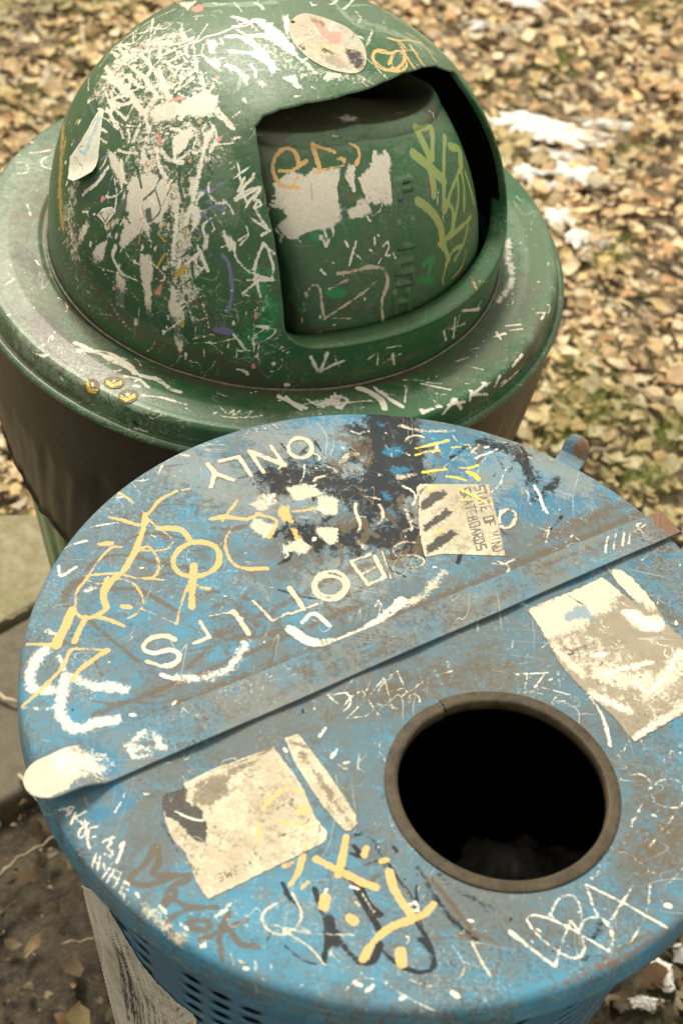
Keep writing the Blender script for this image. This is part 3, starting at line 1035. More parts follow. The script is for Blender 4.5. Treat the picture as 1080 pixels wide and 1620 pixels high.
K5(S, '''
L white 7 .84 | 830,440 822,490
L white 7 .84 | 858,430 848,482
L white 7 .84 | 885,425 878,470
L white 7 .84 | 905,415 900,462
L white 6 .84 | 925,400 950,435
L white 6 .84 | 915,425 955,400
S white 6 .84 | 938,395 925,402 935,412
O brown 8 .6 | 370,680 410,660 380,710
S brown 7 .6 | 430,640 470,600 500,640 480,600
S brown 7 .6 | 560,600 600,560 640,580 600,600
''')
B_(S, '''
S white 3 .6 | 180,640 260,600 250,560
S white 3 .6 | 300,600 330,560 350,600 370,540
S white 3 .6 | 400,560 440,520 460,570
S white 3 .6 | 480,500 520,490 500,540
L brown 12 .7 | 596,458 622,480
''')
write(S, 'HARMLESS', (255, 1160), (22, -9.5), (-6, -22), 'white', 2.4, .56)
S.done()
sm = strap.modifiers.new('thickness', 'SOLIDIFY'); sm.thickness = .0022; sm.offset = -1
bv = strap.modifiers.new('bevel', 'BEVEL'); bv.width = .0010; bv.segments = 2; bv.limit_method = 'ANGLE'; bv.angle_limit = R(50)

# hasp standing up behind the rim
hb = np.array([.2010, 1.1120]); o_ = hb - np.array([LX, LY]); o_ /= np.linalg.norm(o_); tn = np.array([-o_[1], o_[0]])
path = [(-.006, -.014), (.004, -.013), (.010, -.010), (.0125, -.005), (.015, .000), (.018, .0035), (.022, .005)]
path = densify(path, .0012)
V = []; NVh = 17
for i, (a, h) in enumerate(path):
    u_ = i / (len(path) - 1); hw = .0125
    if u_ > .66: hw = .0125 * math.sqrt(max(0, 1 - ((u_ - .66) / .34) ** 2)) + 1e-4
    for j in range(NVh):
        q = hb + o_ * (a + .004) + tn * (hw * (2 * j / (NVh - 1) - 1)); V.append((q[0], q[1], LZ + h))
hasp = new_obj('hasp', V, grid_faces(len(path), NVh), m_strap, lid)
sm = hasp.modifiers.new('thickness', 'SOLIDIFY'); sm.thickness = .0035; sm.offset = 0
bv = hasp.modifiers.new('bevel', 'BEVEL'); bv.width = .0009; bv.segments = 2; bv.limit_method = 'ANGLE'; bv.angle_limit = R(50)
tag(hasp, 'small rounded blue hasp with brown rust standing up behind the rim')
S = Surf(hasp); FULL(S, 'B rust 22 .95 | 925,700 918,712\nB brown 30 .7 | 930,698 920,716'); S.done()

# stickers on the lid
notice = sticker('notice_sticker', LIDS, [(658, 772), (665, 766), (773, 767), (776, 782), (785, 815), (799, 880), (700, 877), (672, 882), (664, 850)], m_notice, lid, jitter=.5, step=1.1, seed=3,
                 label='striped rectangular notice sticker with rows of narrow lettering')
left_st = sticker('torn_sticker', LIDS, [(291, 1240), (340, 1216), (433, 1183), (440, 1192), (463, 1222), (482, 1252), (497, 1290), (517, 1317), (516, 1330), (500, 1340), (330, 1423), (322, 1414), (312, 1398), (302, 1372), (294, 1350), (279, 1336), (268, 1318), (260, 1292), (257, 1258), (290, 1248)], m_stick, lid, jitter=.9, step=1.2, seed=5,
                  label='large peeling white sticker with a black corner')
strip_st = sticker('strip_sticker', LIDS, [(450, 1168), (472, 1161), (490, 1185), (515, 1218), (545, 1262), (563, 1290), (564, 1305), (556, 1314), (546, 1315), (535, 1305), (512, 1278), (488, 1242), (465, 1205)], m_stick, lid, jitter=.5, step=1.2, seed=6,
                   label='narrow white strip of sticker with one rounded end')
plate_st = sticker('weathered_sticker', LIDS, [(835, 966), (850, 956), (900, 938), (952, 913), (961, 921), (990, 945), (1003, 952), (970, 915), (966, 902), (975, 899), (1000, 915), (1022, 940), (1040, 965), (1052, 985), (1066, 1000), (1100, 1030), (1130, 1060), (1105, 1115), (1080, 1130), (1003, 1174), (993, 1165), (973, 1138), (940, 1108), (905, 1075), (884, 1050), (868, 1020), (852, 990)], m_plate, lid, jitter=1.0, step=1.4, seed=8,
                    label='big weathered grey and cream sticker with a jagged tear')
S = Surf(notice)
C_(S, '''
P char 1 .80 | 410,560 470,505 540,478 578,500 560,522 500,560 440,612 415,605
P char 1 .86 | 430,690 500,630 560,590 602,606 560,650 500,692 440,724 425,716
P char 1 .86 | 440,805 520,750 590,708 632,738 570,790 500,832 450,860
P ink 1 .8 | 395,500 440,465 460,470 430,500 400,540
S char 10 .8 | 400,520 405,700 430,860
B yellow 34 .66 | 470,480 490,470
B yellow 22 .7 | 630,480 720,520 790,560
B yellow 18 .66 | 640,540 700,545 720,540
S yellow 8 .66 | 590,600 640,605 720,622
B yellow 22 .7 | 500,725 540,715
B grime 60 .5 | 470,620 600,560
B brown 30 .5 | 480,850 700,860
''')
write(S, 'SKATEBOARDS', (727, 775), (1.8, 6.4), (15, -4), 'ink', 2.3, 1.0, gap=.40)
write(S, 'STATE OF MIND', (750, 771), (1.7, 5.7), (15, -3.6), 'ink', 2.3, 1.0, gap=.42)
S.done()
S = Surf(left_st)
E_(S, '''
P char 1 1.2 | 78,375 178,325 190,345 186,400 215,425 245,428 262,455 262,488 282,500 282,545 276,592 240,578 200,550 150,495 120,480 95,470 80,420
S white 12 .97 | 140,448 200,478 262,492
S pale 10 .97 | 262,492 360,510
P brown 1 .64 | 240,300 350,252 540,190 560,200 500,240 400,290 390,330 400,370 350,400 300,430 220,420 200,380 230,340
B brown 24 .62 | 350,250 450,215 580,165
B brown 26 .66 | 150,630 200,680 240,740
B ink 30 .55 | 210,650 230,680
B ink 24 .5 | 340,580 350,610
B ink 22 .5 | 600,440 640,420
B ink 30 .5 | 620,560 700,540
B ink 20 .5 | 500,620 520,660 580,680
S cream 22 .94 | 540,440 570,400 625,358
S cream 20 .90 | 650,345 690,345 720,355
P cream 1 .95 | 700,440 735,405 760,430 755,460 725,472 700,460
S cream 18 .92 | 622,490 660,502 720,508
P cream 1 .9 | 730,515 790,505 780,535 735,530
S cream 22 .80 | 522,500 525,580
S cream 20 .72 | 760,570 740,620
S ink 3 .66 | 360,270 400,350 390,380
S ink 3 .6 | 300,440 420,380 520,400
S ink 3 .5 | 600,540 640,600 600,640
L ink 4 .7 | 410,670 520,640
''')
rnd_marks(S, 70, (300, 1200, 510, 1400), ['ink', 'brown', 'grime'], (.9, 1.8), (6, 36), 20, 80, (.5, .8))
rnd_marks(S, 26, (300, 1200, 510, 1400), ['brown', 'grime'], (3, 10), (5, 18), 20, 80, (.5, .66))
rnd_marks(S, 14, (290, 1260, 340, 1420), ['char', 'brown'], (2, 5), (4, 14), 60, 60, (.6, .8))
write(S, 'SWEMS', (343, 1397), (10.5, -4.4), (-3.2, -11.5), 'ink', 2.0, .78, gap=.45)
write(S, 'OC', (331, 1405), (5, -2.6), (-1.4, -6), 'ink', 1.6, .7)
S.done()
S = Surf(strip_st)
E_(S, '''
B brown 40 .62 | 670,130 740,150
B brown 60 .56 | 720,180 940,500
B brown 34 .56 | 760,240 860,360
B brown 30 .58 | 900,440 950,500
''')
S.done()
S = Surf(left_st)
S = Surf(plate_st)
D_(S, '''
B pale 260 1.1 | 200,500 340,440 480,340 560,260
B pale 120 1.0 | 680,220 780,320 860,380
B pale 100 1.3 | 760,480 830,530 900,520
B pale 600 .50 | 300,640 600,800 900,1000
B pale 180 .75 | 540,840 680,900 820,900
B pale 150 .72 | 900,960 1060,760
B pale 90 .72 | 480,990 620,1060 720,1090
B pale 90 .70 | 760,1290 900,1190 1060,1090
B pale 80 .72 | 250,700 330,780 420,860
B brown 60 .55 | 280,640 330,700 500,660
P deep 1 .74 | 300,460 380,400 450,400 480,460 540,520 400,500 300,520
B deep 14 .8 | 610,260 700,340 800,420
B char 20 .60 | 330,340 370,370 420,400
B white 90 .85 | 720,460 820,520 900,540
B white 50 .7 | 480,740 560,730
B white 60 .62 | 560,860 700,820 860,780
B white 50 .62 | 760,920 880,960 1060,700
B white 34 .62 | 500,980 620,1060 720,1090
B white 30 .64 | 740,1290 860,1210 1060,1130
S dirt 4 1.1 | 690,640 770,780 830,900 905,1005
S brown 12 .7 | 200,660 280,790 380,910 470,980 640,1160 740,1300
''')
rnd_marks(S, 60, (860, 930, 1080, 1150), ['white', 'pale', 'brown'], (1, 3), (6, 40), 40, 50, (.6, .9))
rnd_marks(S, 24, (860, 960, 1080, 1150), ['char', 'brown'], (1, 4), (4, 20), 50, 50, (.5, .75))
S.done()

# basket
def rb(z): return .194 + .1 * z
band = revolve(LX, LY, densify([(rb(.885), .885), (rb(.825), .825)], .0025), 700)
bandb = new_obj('basket_band', band[0], band[1][:, ::-1], m_basket, recycler)
S = Surf(bandb)
N3(S, '''
L white 8 .9 | 235,322 250,352 275,350
L white 6 .9 | 288,355 362,432 412,428
L white 7 .9 | 362,432 395,420
L white 6 .9 | 435,440 508,525 568,495 490,465
L white 5 .9 | 508,525 520,565
L white 8 .9 | 628,518 685,594
L white 6 .9 | 765,552 735,594
L white 6 .9 | 730,580 870,578 830,594
L white 7 .9 | 95,220 130,245
L white 8 .9 | 155,265 172,278
''')
Z4(S, '''
S white 4 .9 | 425,490 480,478 530,490
S white 4 .9 | 510,495 550,470 600,450
S white 4 .9 | 560,460 640,452 638,432
L white 5 .9 | 580,470 600,455
''')
S.done()
# perforated wall: each cell is a quad with a real oval hole in it
V, F = [], []
NCOL, ROWH, HOLE = 66, .0185, 14
z_top, nrow = .825, 40
def bpt(a, z): r_ = rb(z); return (LX + r_ * math.cos(a), LY + r_ * math.sin(a), z)
ca = 2 * math.pi / NCOL
for rI in range(nrow):
    zc = z_top - ROWH * (rI + .5)
    for cI in range(NCOL):
        ac = (cI + .5) * ca
        base = len(V); solid = (cI % 4 == 3) or rI == 0 or rI == nrow - 1
        K = 16
        for k in range(K):      # outer ring along the cell border
            q = 2 * math.pi * k / K + math.pi / 4; cx_, cz_ = math.cos(q), math.sin(q); m_ = max(abs(cx_), abs(cz_))
            V.append(bpt(ac + cx_ / m_ * ca / 2, zc + cz_ / m_ * ROWH / 2))
        if solid:
            F.append(tuple(base + k for k in range(K)))
        else:
            for k in range(K):
                q = 2 * math.pi * k / K + math.pi / 4
                V.append(bpt(ac + math.cos(q) * .0093 / rb(zc), zc + math.sin(q) * .0064 + math.cos(q) * .002))
            for k in range(K):
                F.append((base + k, base + (k + 1) % K, base + K + (k + 1) % K, base + K + k))
bm = bmesh.new(); vv = [bm.verts.new(p) for p in V]
for f in F: bm.faces.new([vv[i] for i in f])
bmesh.ops.remove_doubles(bm, verts=bm.verts, dist=.0004)
me_ = bpy.data.meshes.new('basket'); bm.to_mesh(me_); bm.free()
for p in me_.polygons: p.use_smooth = True
me_.materials.append(m_basket); basket = bpy.data.objects.new('basket', me_); COL.objects.link(basket); basket.parent = recycler
me_.transform(Matrix.Translation(-parent_world(recycler)))
sm = basket.modifiers.new('thickness', 'SOLIDIFY'); sm.thickness = .0025; sm.offset = -1
# smooth solid copy of the wall that only guides where the poster lies
gp = revolve(LX, LY, [(rb(.84) + .0005, .84), (rb(.05) + .0005, .05)], 240)
class Guide: pass
guide = Guide(); guide.bvh = BVHTree.FromPolygons([tuple(p) for p in gp[0]], [tuple(int(i) for i in f) for f in gp[1]])
poster = sticker('torn_poster', guide, [(130, 1400), (158, 1412), (172, 1436), (200, 1484), (222, 1520), (250, 1555), (282, 1586), (306, 1603), (312, 1612), (310, 1650), (320, 1760), (180, 1760), (170, 1640), (150, 1520)], m_poster, basket, jitter=.8, step=1.6, seed=9,
                 label='torn grey and cream paper poster wrapped round the basket')
S = Surf(poster)
rnd_marks(S, 60, (150, 1430, 310, 1620), ['char', 'grime', 'white', 'smoke'], (1, 4), (6, 40), 60, 25, (.6, .9))
for k in range(60):
    x0 = 146 + 2.6 * k; y0 = 1405 + 4.0 * k + random.uniform(-6, 40)
    S.stroke(random.choice(['char', 'char', 'ink', 'smoke', 'grime', 'white', 'white']), random.uniform(1.5, 6), [(x0 - 8, y0 - 10), (x0 + 6 + k * .3, y0 + 50), (x0 + 14 + k * .3, y0 + 120)], random.uniform(.62, .95))
write(S, 'INTERKIEF', (204, 1512), (8.6, 10.2), (7, -6.5), 'ink', 2.6, .95, gap=.35)
write(S, 'ROUTE 13 WEST', (190, 1528), (4.0, 5.6), (3, -3), 'ink', 1.2, .8, gap=.3)
S.done()
# base ring of the basket
V, F = revolve(LX, LY, [(rb(.08) - .003, .09), (rb(.08) + .004, .09), (rb(.02) + .004, .0), (rb(.02) - .006, .0), (rb(.08) - .003, .09)], 96)
new_obj('base_ring', V, F, m_basket, recycler)
# bag inside
def bagfn(a, t):
    r_ = .262 - .10 * t + .010 * math.sin(a * 9 + 3 * t) * t + .006 * math.sin(a * 23 + t * 9)
    return r_
V = []; NA, NT_ = 160, 30
for i in range(NA):
    a = 2 * math.pi * i / NA
    for j in range(NT_):
        t = j / (NT_ - 1)
        if t < .75: r_ = bagfn(a, t / .75); z = .872 - .62 * t / .75
        else: r_ = bagfn(a, 1) * (1 - (t - .75) / .25) + .002; z = .252 - .02 * (t - .75) / .25 + .02 * math.sin(a * 5) * (1 - (t - .75) / .25)
        V.append((LX + r_ * math.cos(a), LY + r_ * math.sin(a), z))
bag_in = new_obj('trash_bag', V, grid_faces(NA, NT_, True), m_blackbag)
bag_in.location = (0, 0, 0)
tag(bag_in, 'black plastic bag lining the inside of the blue bin, seen through the round hole', 'trash bag')
# crumpled litter bag in it
bm = bmesh.new(); bmesh.ops.create_icosphere(bm, subdivisions=5, radius=.10)
from mathutils import noise as mn
for v in bm.verts:
    n_ = v.co.normalized(); v.co = v.co * (1 + .35 * mn.noise(n_ * 2.3) + .12 * abs(mn.noise(n_ * 7))); v.co.z *= .7
    v.co = v.co * .8 + Vector((.20, .735, .69))
me_ = bpy.data.meshes.new('plastic_sack'); bm.to_mesh(me_); bm.free()
for p in me_.polygons: p.use_smooth = True
m_sack = simple('grey_sack', (.022, .022, .020), (.06, .057, .050), 18, .42, .4)
me_.materials.append(m_sack); sack = bpy.data.objects.new('plastic_sack', me_); COL.objects.link(sack)
tag(sack, 'crumpled dark grey plastic sack lying inside the blue bin under the hole', 'plastic sack')

# ================================================================== GREEN BIN
DX, DY, DZ = -.112, 1.463, .837
DR, DH, DP, D0 = .2463, .2463, 2.2, .0155
GX, GY = -.117, 1.467
PIG['dgreen'] = (.018, .075, .035); WEAR['dgreen'] = (.3, .9)
PIG['pale'] = (.74, .69, .57)
PIG['fade_sheen'] = (.135, .20, .125); WEAR['fade_sheen'] = (.7, .6)  # faded green, also painted in as light from the sky
GREEN, GREEN2 = (.020, .112, .036), (.013, .078, .024)
m_dome = painted('green_dome_paint', GREEN, GREEN2, ['fade_sheen', 'bright', 'sheen', 'grime', 'dirt_shade', 'pale', 'tan', 'dgreen', 'ochre', 'red', 'violet', 'white', 'cream', 'brown'], rough=.39, scratch=.35, speck=.5, film=.3, filmcol=(.085, .11, .055))
m_brim = painted('green_brim_paint', GREEN, GREEN2, ['fade_sheen', 'sheen', 'grime', 'dirt_shade', 'brown', 'white', 'pale', 'lime', 'char', 'rust'], rough=.36, scratch=.4, speck=.6, film=.3, filmcol=(.10, .12, .07))
m_flap = painted('green_flap_paint', (.028, .130, .045), (.019, .095, .032), ['fade_sheen', 'bright', 'dirt_shade', 'grime', 'brown', 'pale', 'tan', 'lime', 'ochre', 'white', 'cream', 'char'], rough=.38, scratch=.25, speck=.4, film=.3, filmcol=(.11, .12, .08))
m_body = simple('green_body_paint', (.02, .16, .05), (.015, .09, .03), 14, .22, .2, spec=.6)
m_bag = simple('brown_bag_plastic', (.024, .018, .012), (.040, .031, .021), 9, .42, .35, .003, spec=.45)

green = empty('waste_bin', (GX, GY, 0), 'green round waste bin with a graffiti-scratched dome top and swinging flap, behind the blue bin', 'waste bin')
fa = R(50); Dv = np.array([math.sin(fa), -math.cos(fa)]); Ev = np.array([math.cos(fa), math.sin(fa)])

def dome_r(z, sc=1.):
    t = np.clip((np.asarray(z) - D0) / (DH * sc), 0, 1)
    return DR * sc * (1 - t ** DP) ** (1 / DP)
def dome_prof(sc, zb=-.003, step=.0015):
    q = [(DR * sc, zb), (DR * sc, D0)]
    for k in range(1, 400):
        a = k / 400 * math.pi / 2
        q.append((DR * sc * math.cos(a) ** (2 / DP), D0 + DH * sc * math.sin(a) ** (2 / DP)))
    q.append((.0006, D0 + DH * sc)); out = [q[0]]; acc = 0
    for a, b in zip(q[:-1], q[1:]):
        L = math.hypot(b[0] - a[0], b[1] - a[1]); acc += L
        if acc >= step:
            n = max(1, int(acc / step * .999)); p0 = out[-1]
            for m_ in range(1, n + 1): out.append((p0[0] + (b[0] - p0[0]) * m_ / n, p0[1] + (b[1] - p0[1]) * m_ / n))
            acc = 0
    return out
# mouth outline in (e, z)

def corner(c, r_, a0, a1, n=8): return [(c[0] + r_ * math.cos(R(a0 + (a1 - a0) * k / n)), c[1] + r_ * math.sin(R(a0 + (a1 - a0) * k / n))) for k in range(n + 1)]
cont = [(0, .052)] + corner((.138, .077), .025, -90, 0) + [(.162, .115), (.158, .146), (.152, .172), (.146, .188)] + corner((.128, .192), .017, 20, 75, 6) + [(.107, .224), (.084, .2325), (.050, .2405), (.019, .2435), (-.025, .2445), (-.065, .2425), (-.088, .2390), (-.104, .2345), (-.1155, .2285), (-.1235, .2200), (-.1300, .2110), (-.1365, .2020), (-.147, .179), (-.155, .146), (-.160, .115), (-.163, .080)] + corner((-.138, .077), .025, 180, 270)[1:]
CON = []
for a, b in zip(cont, cont[1:] + cont[:1]):
    n = max(1, int(math.hypot(b[0] - a[0], b[1] - a[1]) / .0006))
    CON += [(a[0] + (b[0] - a[0]) * k / n, a[1] + (b[1] - a[1]) * k / n) for k in range(n)]
CON = np.array(CON)
def inside(e, z):
    ins = np.zeros(len(e), bool)
    C2 = cont
    for (x1, y1), (x2, y2) in zip(C2, C2[1:] + C2[:1]):
        ins ^= ((y1 > z) != (y2 > z)) & (e < (x2 - x1) * (z - y1) / ((y2 - y1) or 1e-12) + x1)
    return ins
V, F = revolve(DX, DY, [(r_, DZ + z_) for r_, z_ in dome_prof(1.)], 1040)
rel = V[:, :2] - [DX, DY]; e_ = rel @ Ev; d_ = rel @ Dv; z_ = V[:, 2] - DZ
ce = e_[F].mean(1); cd_ = d_[F].mean(1); cz_ = z_[F].mean(1)
keep = ~((cd_ > .03) & inside(ce, cz_)); F = F[keep]
# boundary vertices slide onto the outline
E2 = np.sort(np.concatenate([F[:, [0, 1]], F[:, [1, 2]], F[:, [2, 3]], F[:, [3, 0]]]), axis=1)
uq, cnt = np.unique(E2, axis=0, return_counts=True); bv_ = np.unique(uq[cnt == 1])
bv_ = bv_[(z_[bv_] > .03) & (d_[bv_] > .02) & (z_[bv_] < .245) & (np.hypot(e_[bv_], d_[bv_]) > .05)]
bset0 = set(bv_.tolist()); nb = {i: [] for i in bset0}
for a, b in uq[cnt == 1]:
    if a in bset0 and b in bset0: nb[a].append(b); nb[b].append(a)
start = bv_[0]; loop = [start]; seen = {start}
while True:
    nx = [j for j in nb[loop[-1]] if j not in seen]
    if not nx: break
    loop.append(nx[0]); seen.add(nx[0])
bv_ = np.array(loop)
clen = np.concatenate([[0], np.cumsum(np.linalg.norm(np.roll(CON, -1, 0) - CON, axis=1))]); CT = clen[-1]
par = np.array([clen[np.argmin((CON[:, 0] - e_[i]) ** 2 + (CON[:, 1] - z_[i]) ** 2)] for i in bv_])
par = np.unwrap(par / CT * 2 * np.pi)
sgn = 1 if par[-1] > par[0] else -1; lin = sgn * np.arange(len(par)) / len(par) * 2 * np.pi
dev = par - lin
for _ in range(14): dev = (np.roll(dev, 1) + dev + np.roll(dev, -1)) / 3
par = (dev + lin) % (2 * np.pi) / (2 * np.pi) * CT
snap = {i: int(np.searchsorted(clen, p_) % len(CON)) for i, p_ in zip(bv_, par)}
for i in bv_:
    k = snap[i]
    k0 = np.argmin((CON[:, 0] - e_[i]) ** 2 + (CON[:, 1] - z_[i]) ** 2)
    e1, z1 = CON[k]; r1 = float(dome_r(z1)); d1 = math.sqrt(max(1e-6, r1 * r1 - e1 * e1))
    V[i, :2] = np.array([DX, DY]) + Ev * e1 + Dv * d1; V[i, 2] = DZ + z1
# hood: the skin swells a little towards the mouth and small dents elsewhere
rel = V[:, :2] - [DX, DY]; e_ = rel @ Ev; d_ = rel @ Dv; z_ = V[:, 2] - DZ
cs = CON[::12]; dm = np.full(len(V), 1e9)
m_ = np.where(d_ > -.06)[0]
for c in cs:
    dc = math.sqrt(max(0, float(dome_r(c[1])) ** 2 - c[0] ** 2))
    dm[m_] = np.minimum(dm[m_], np.sqrt((e_[m_] - c[0]) ** 2 + (z_[m_] - c[1]) ** 2 + (d_[m_] - dc) ** 2))
rad = np.hypot(rel[:, 0], rel[:, 1]) + 1e-9
sw = .0022 * np.exp(-(dm / .022) ** 2)
V[:, 0] += rel[:, 0] / rad * sw; V[:, 1] += rel[:, 1] / rad * sw; V[:, 2] += sw * .5 * (z_ > .2)
dn = .0012 * np.sin(V[:, 0] * 31 + 2) * np.sin(V[:, 2] * 37) * np.sin(V[:, 1] * 23)
V[:, 0] += rel[:, 0] / rad * dn; V[:, 1] += rel[:, 1] / rad * dn
# turned-in lip
bm = bmesh.new(); vv = [bm.verts.new(p) for p in V]; used = np.zeros(len(V), bool); used[F.ravel()] = True
for f in F:
    q = [vv[i] for i in f]
    bm.faces.new(q)
bm.verts.index_update()
for i in np.where(~used)[0]: bm.verts.remove(vv[i])
bset = set(vv[i] for i in bv_ if used[i])
ring = set(bset)
for _ in range(3): ring |= {e.other_vert(v) for v in list(ring) for e in v.link_edges}
ring = list(ring - bset)
for _ in range(5): bmesh.ops.smooth_vert(bm, verts=ring, factor=.5, use_axis_x=True, use_axis_y=True, use_axis_z=True)
edges = [e for e in bm.edges if len(e.link_faces) == 1 and e.verts[0] in bset and e.verts[1] in bset]
D3 = Vector((Dv[0], Dv[1], 0))
for k, (dd, shrink) in enumerate([(.0014, .0016), (-.0004, .0028), (-.003, .0034), (-.007, .0036), (-.022, .0038), (-.036, .0038)]):
    r_ = bmesh.ops.extrude_edge_only(bm, edges=edges)
    nv = [g for g in r_['geom'] if isinstance(g, bmesh.types.BMVert)]; edges = [g for g in r_['geom'] if isinstance(g, bmesh.types.BMEdge)]
    pd, ps = (0, 0) if k == 0 else prev
    for v in nv:
        rx = v.co.x - DX, v.co.y - DY; ev = rx[0] * Ev[0] + rx[1] * Ev[1]; zz = v.co.z - DZ
        c = Vector((-ev, .145 - zz)); c.normalize()
        v.co += D3 * ((dd - pd) * ((.5 if k > 3 else 1) if zz < .075 else (1 if k < 4 else .04))) + (Vector((Ev[0], Ev[1], 0)) * c[0] + Vector((0, 0, 1)) * c[1]) * (shrink - ps)
    prev = (dd, shrink)
bmesh.ops.recalc_face_normals(bm, faces=bm.faces)
tf = max(bm.faces, key=lambda f: f.calc_center_median().z)
if tf.normal.z < 0: bmesh.ops.reverse_faces(bm, faces=bm.faces)
me_ = bpy.data.meshes.new('dome'); bm.to_mesh(me_); bm.free()
me_.polygons.foreach_set('use_smooth', np.ones(len(me_.polygons), dtype=bool))
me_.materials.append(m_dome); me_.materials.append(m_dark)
dome = bpy.data.objects.new('dome', me_); COL.objects.link(dome); dome.parent = green; me_.transform(Matrix.Translation(-parent_world(green)))
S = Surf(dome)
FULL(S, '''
B pale 120 .50 | 260,130 240,200 230,300
B pale 90 .52 | 160,150 200,90 270,60
B pale 80 .54 | 270,300 290,380 290,470
B pale 50 .50 | 130,250 110,330 120,400
B white 80 .44 | 320,140 300,200 330,240
B white 60 .40 | 400,60 480,110 560,120
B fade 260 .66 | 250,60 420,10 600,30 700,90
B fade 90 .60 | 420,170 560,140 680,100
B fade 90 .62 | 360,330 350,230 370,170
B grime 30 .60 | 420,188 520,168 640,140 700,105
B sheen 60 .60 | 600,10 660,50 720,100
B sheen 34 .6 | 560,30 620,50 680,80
B bright 60 .56 | 400,430 430,500 400,540
B dgreen 40 .7 | 170,295 190,330 150,340
B dgreen 80 .6 | 130,400 200,480 300,530
B dirt 60 .60 | 120,380 160,470 250,540 400,590
B dirt 50 .56 | 230,420 300,470 340,520
B dirt 26 .62 | 95,430 160,520 260,575 400,605 560,604 700,560 790,460
B ochre 30 .60 | 100,200 95,300 100,360
B brown 20 .5 | 440,575 560,590 700,545
''')  # broad pale green over the crown: weathering plus painted sky reflection
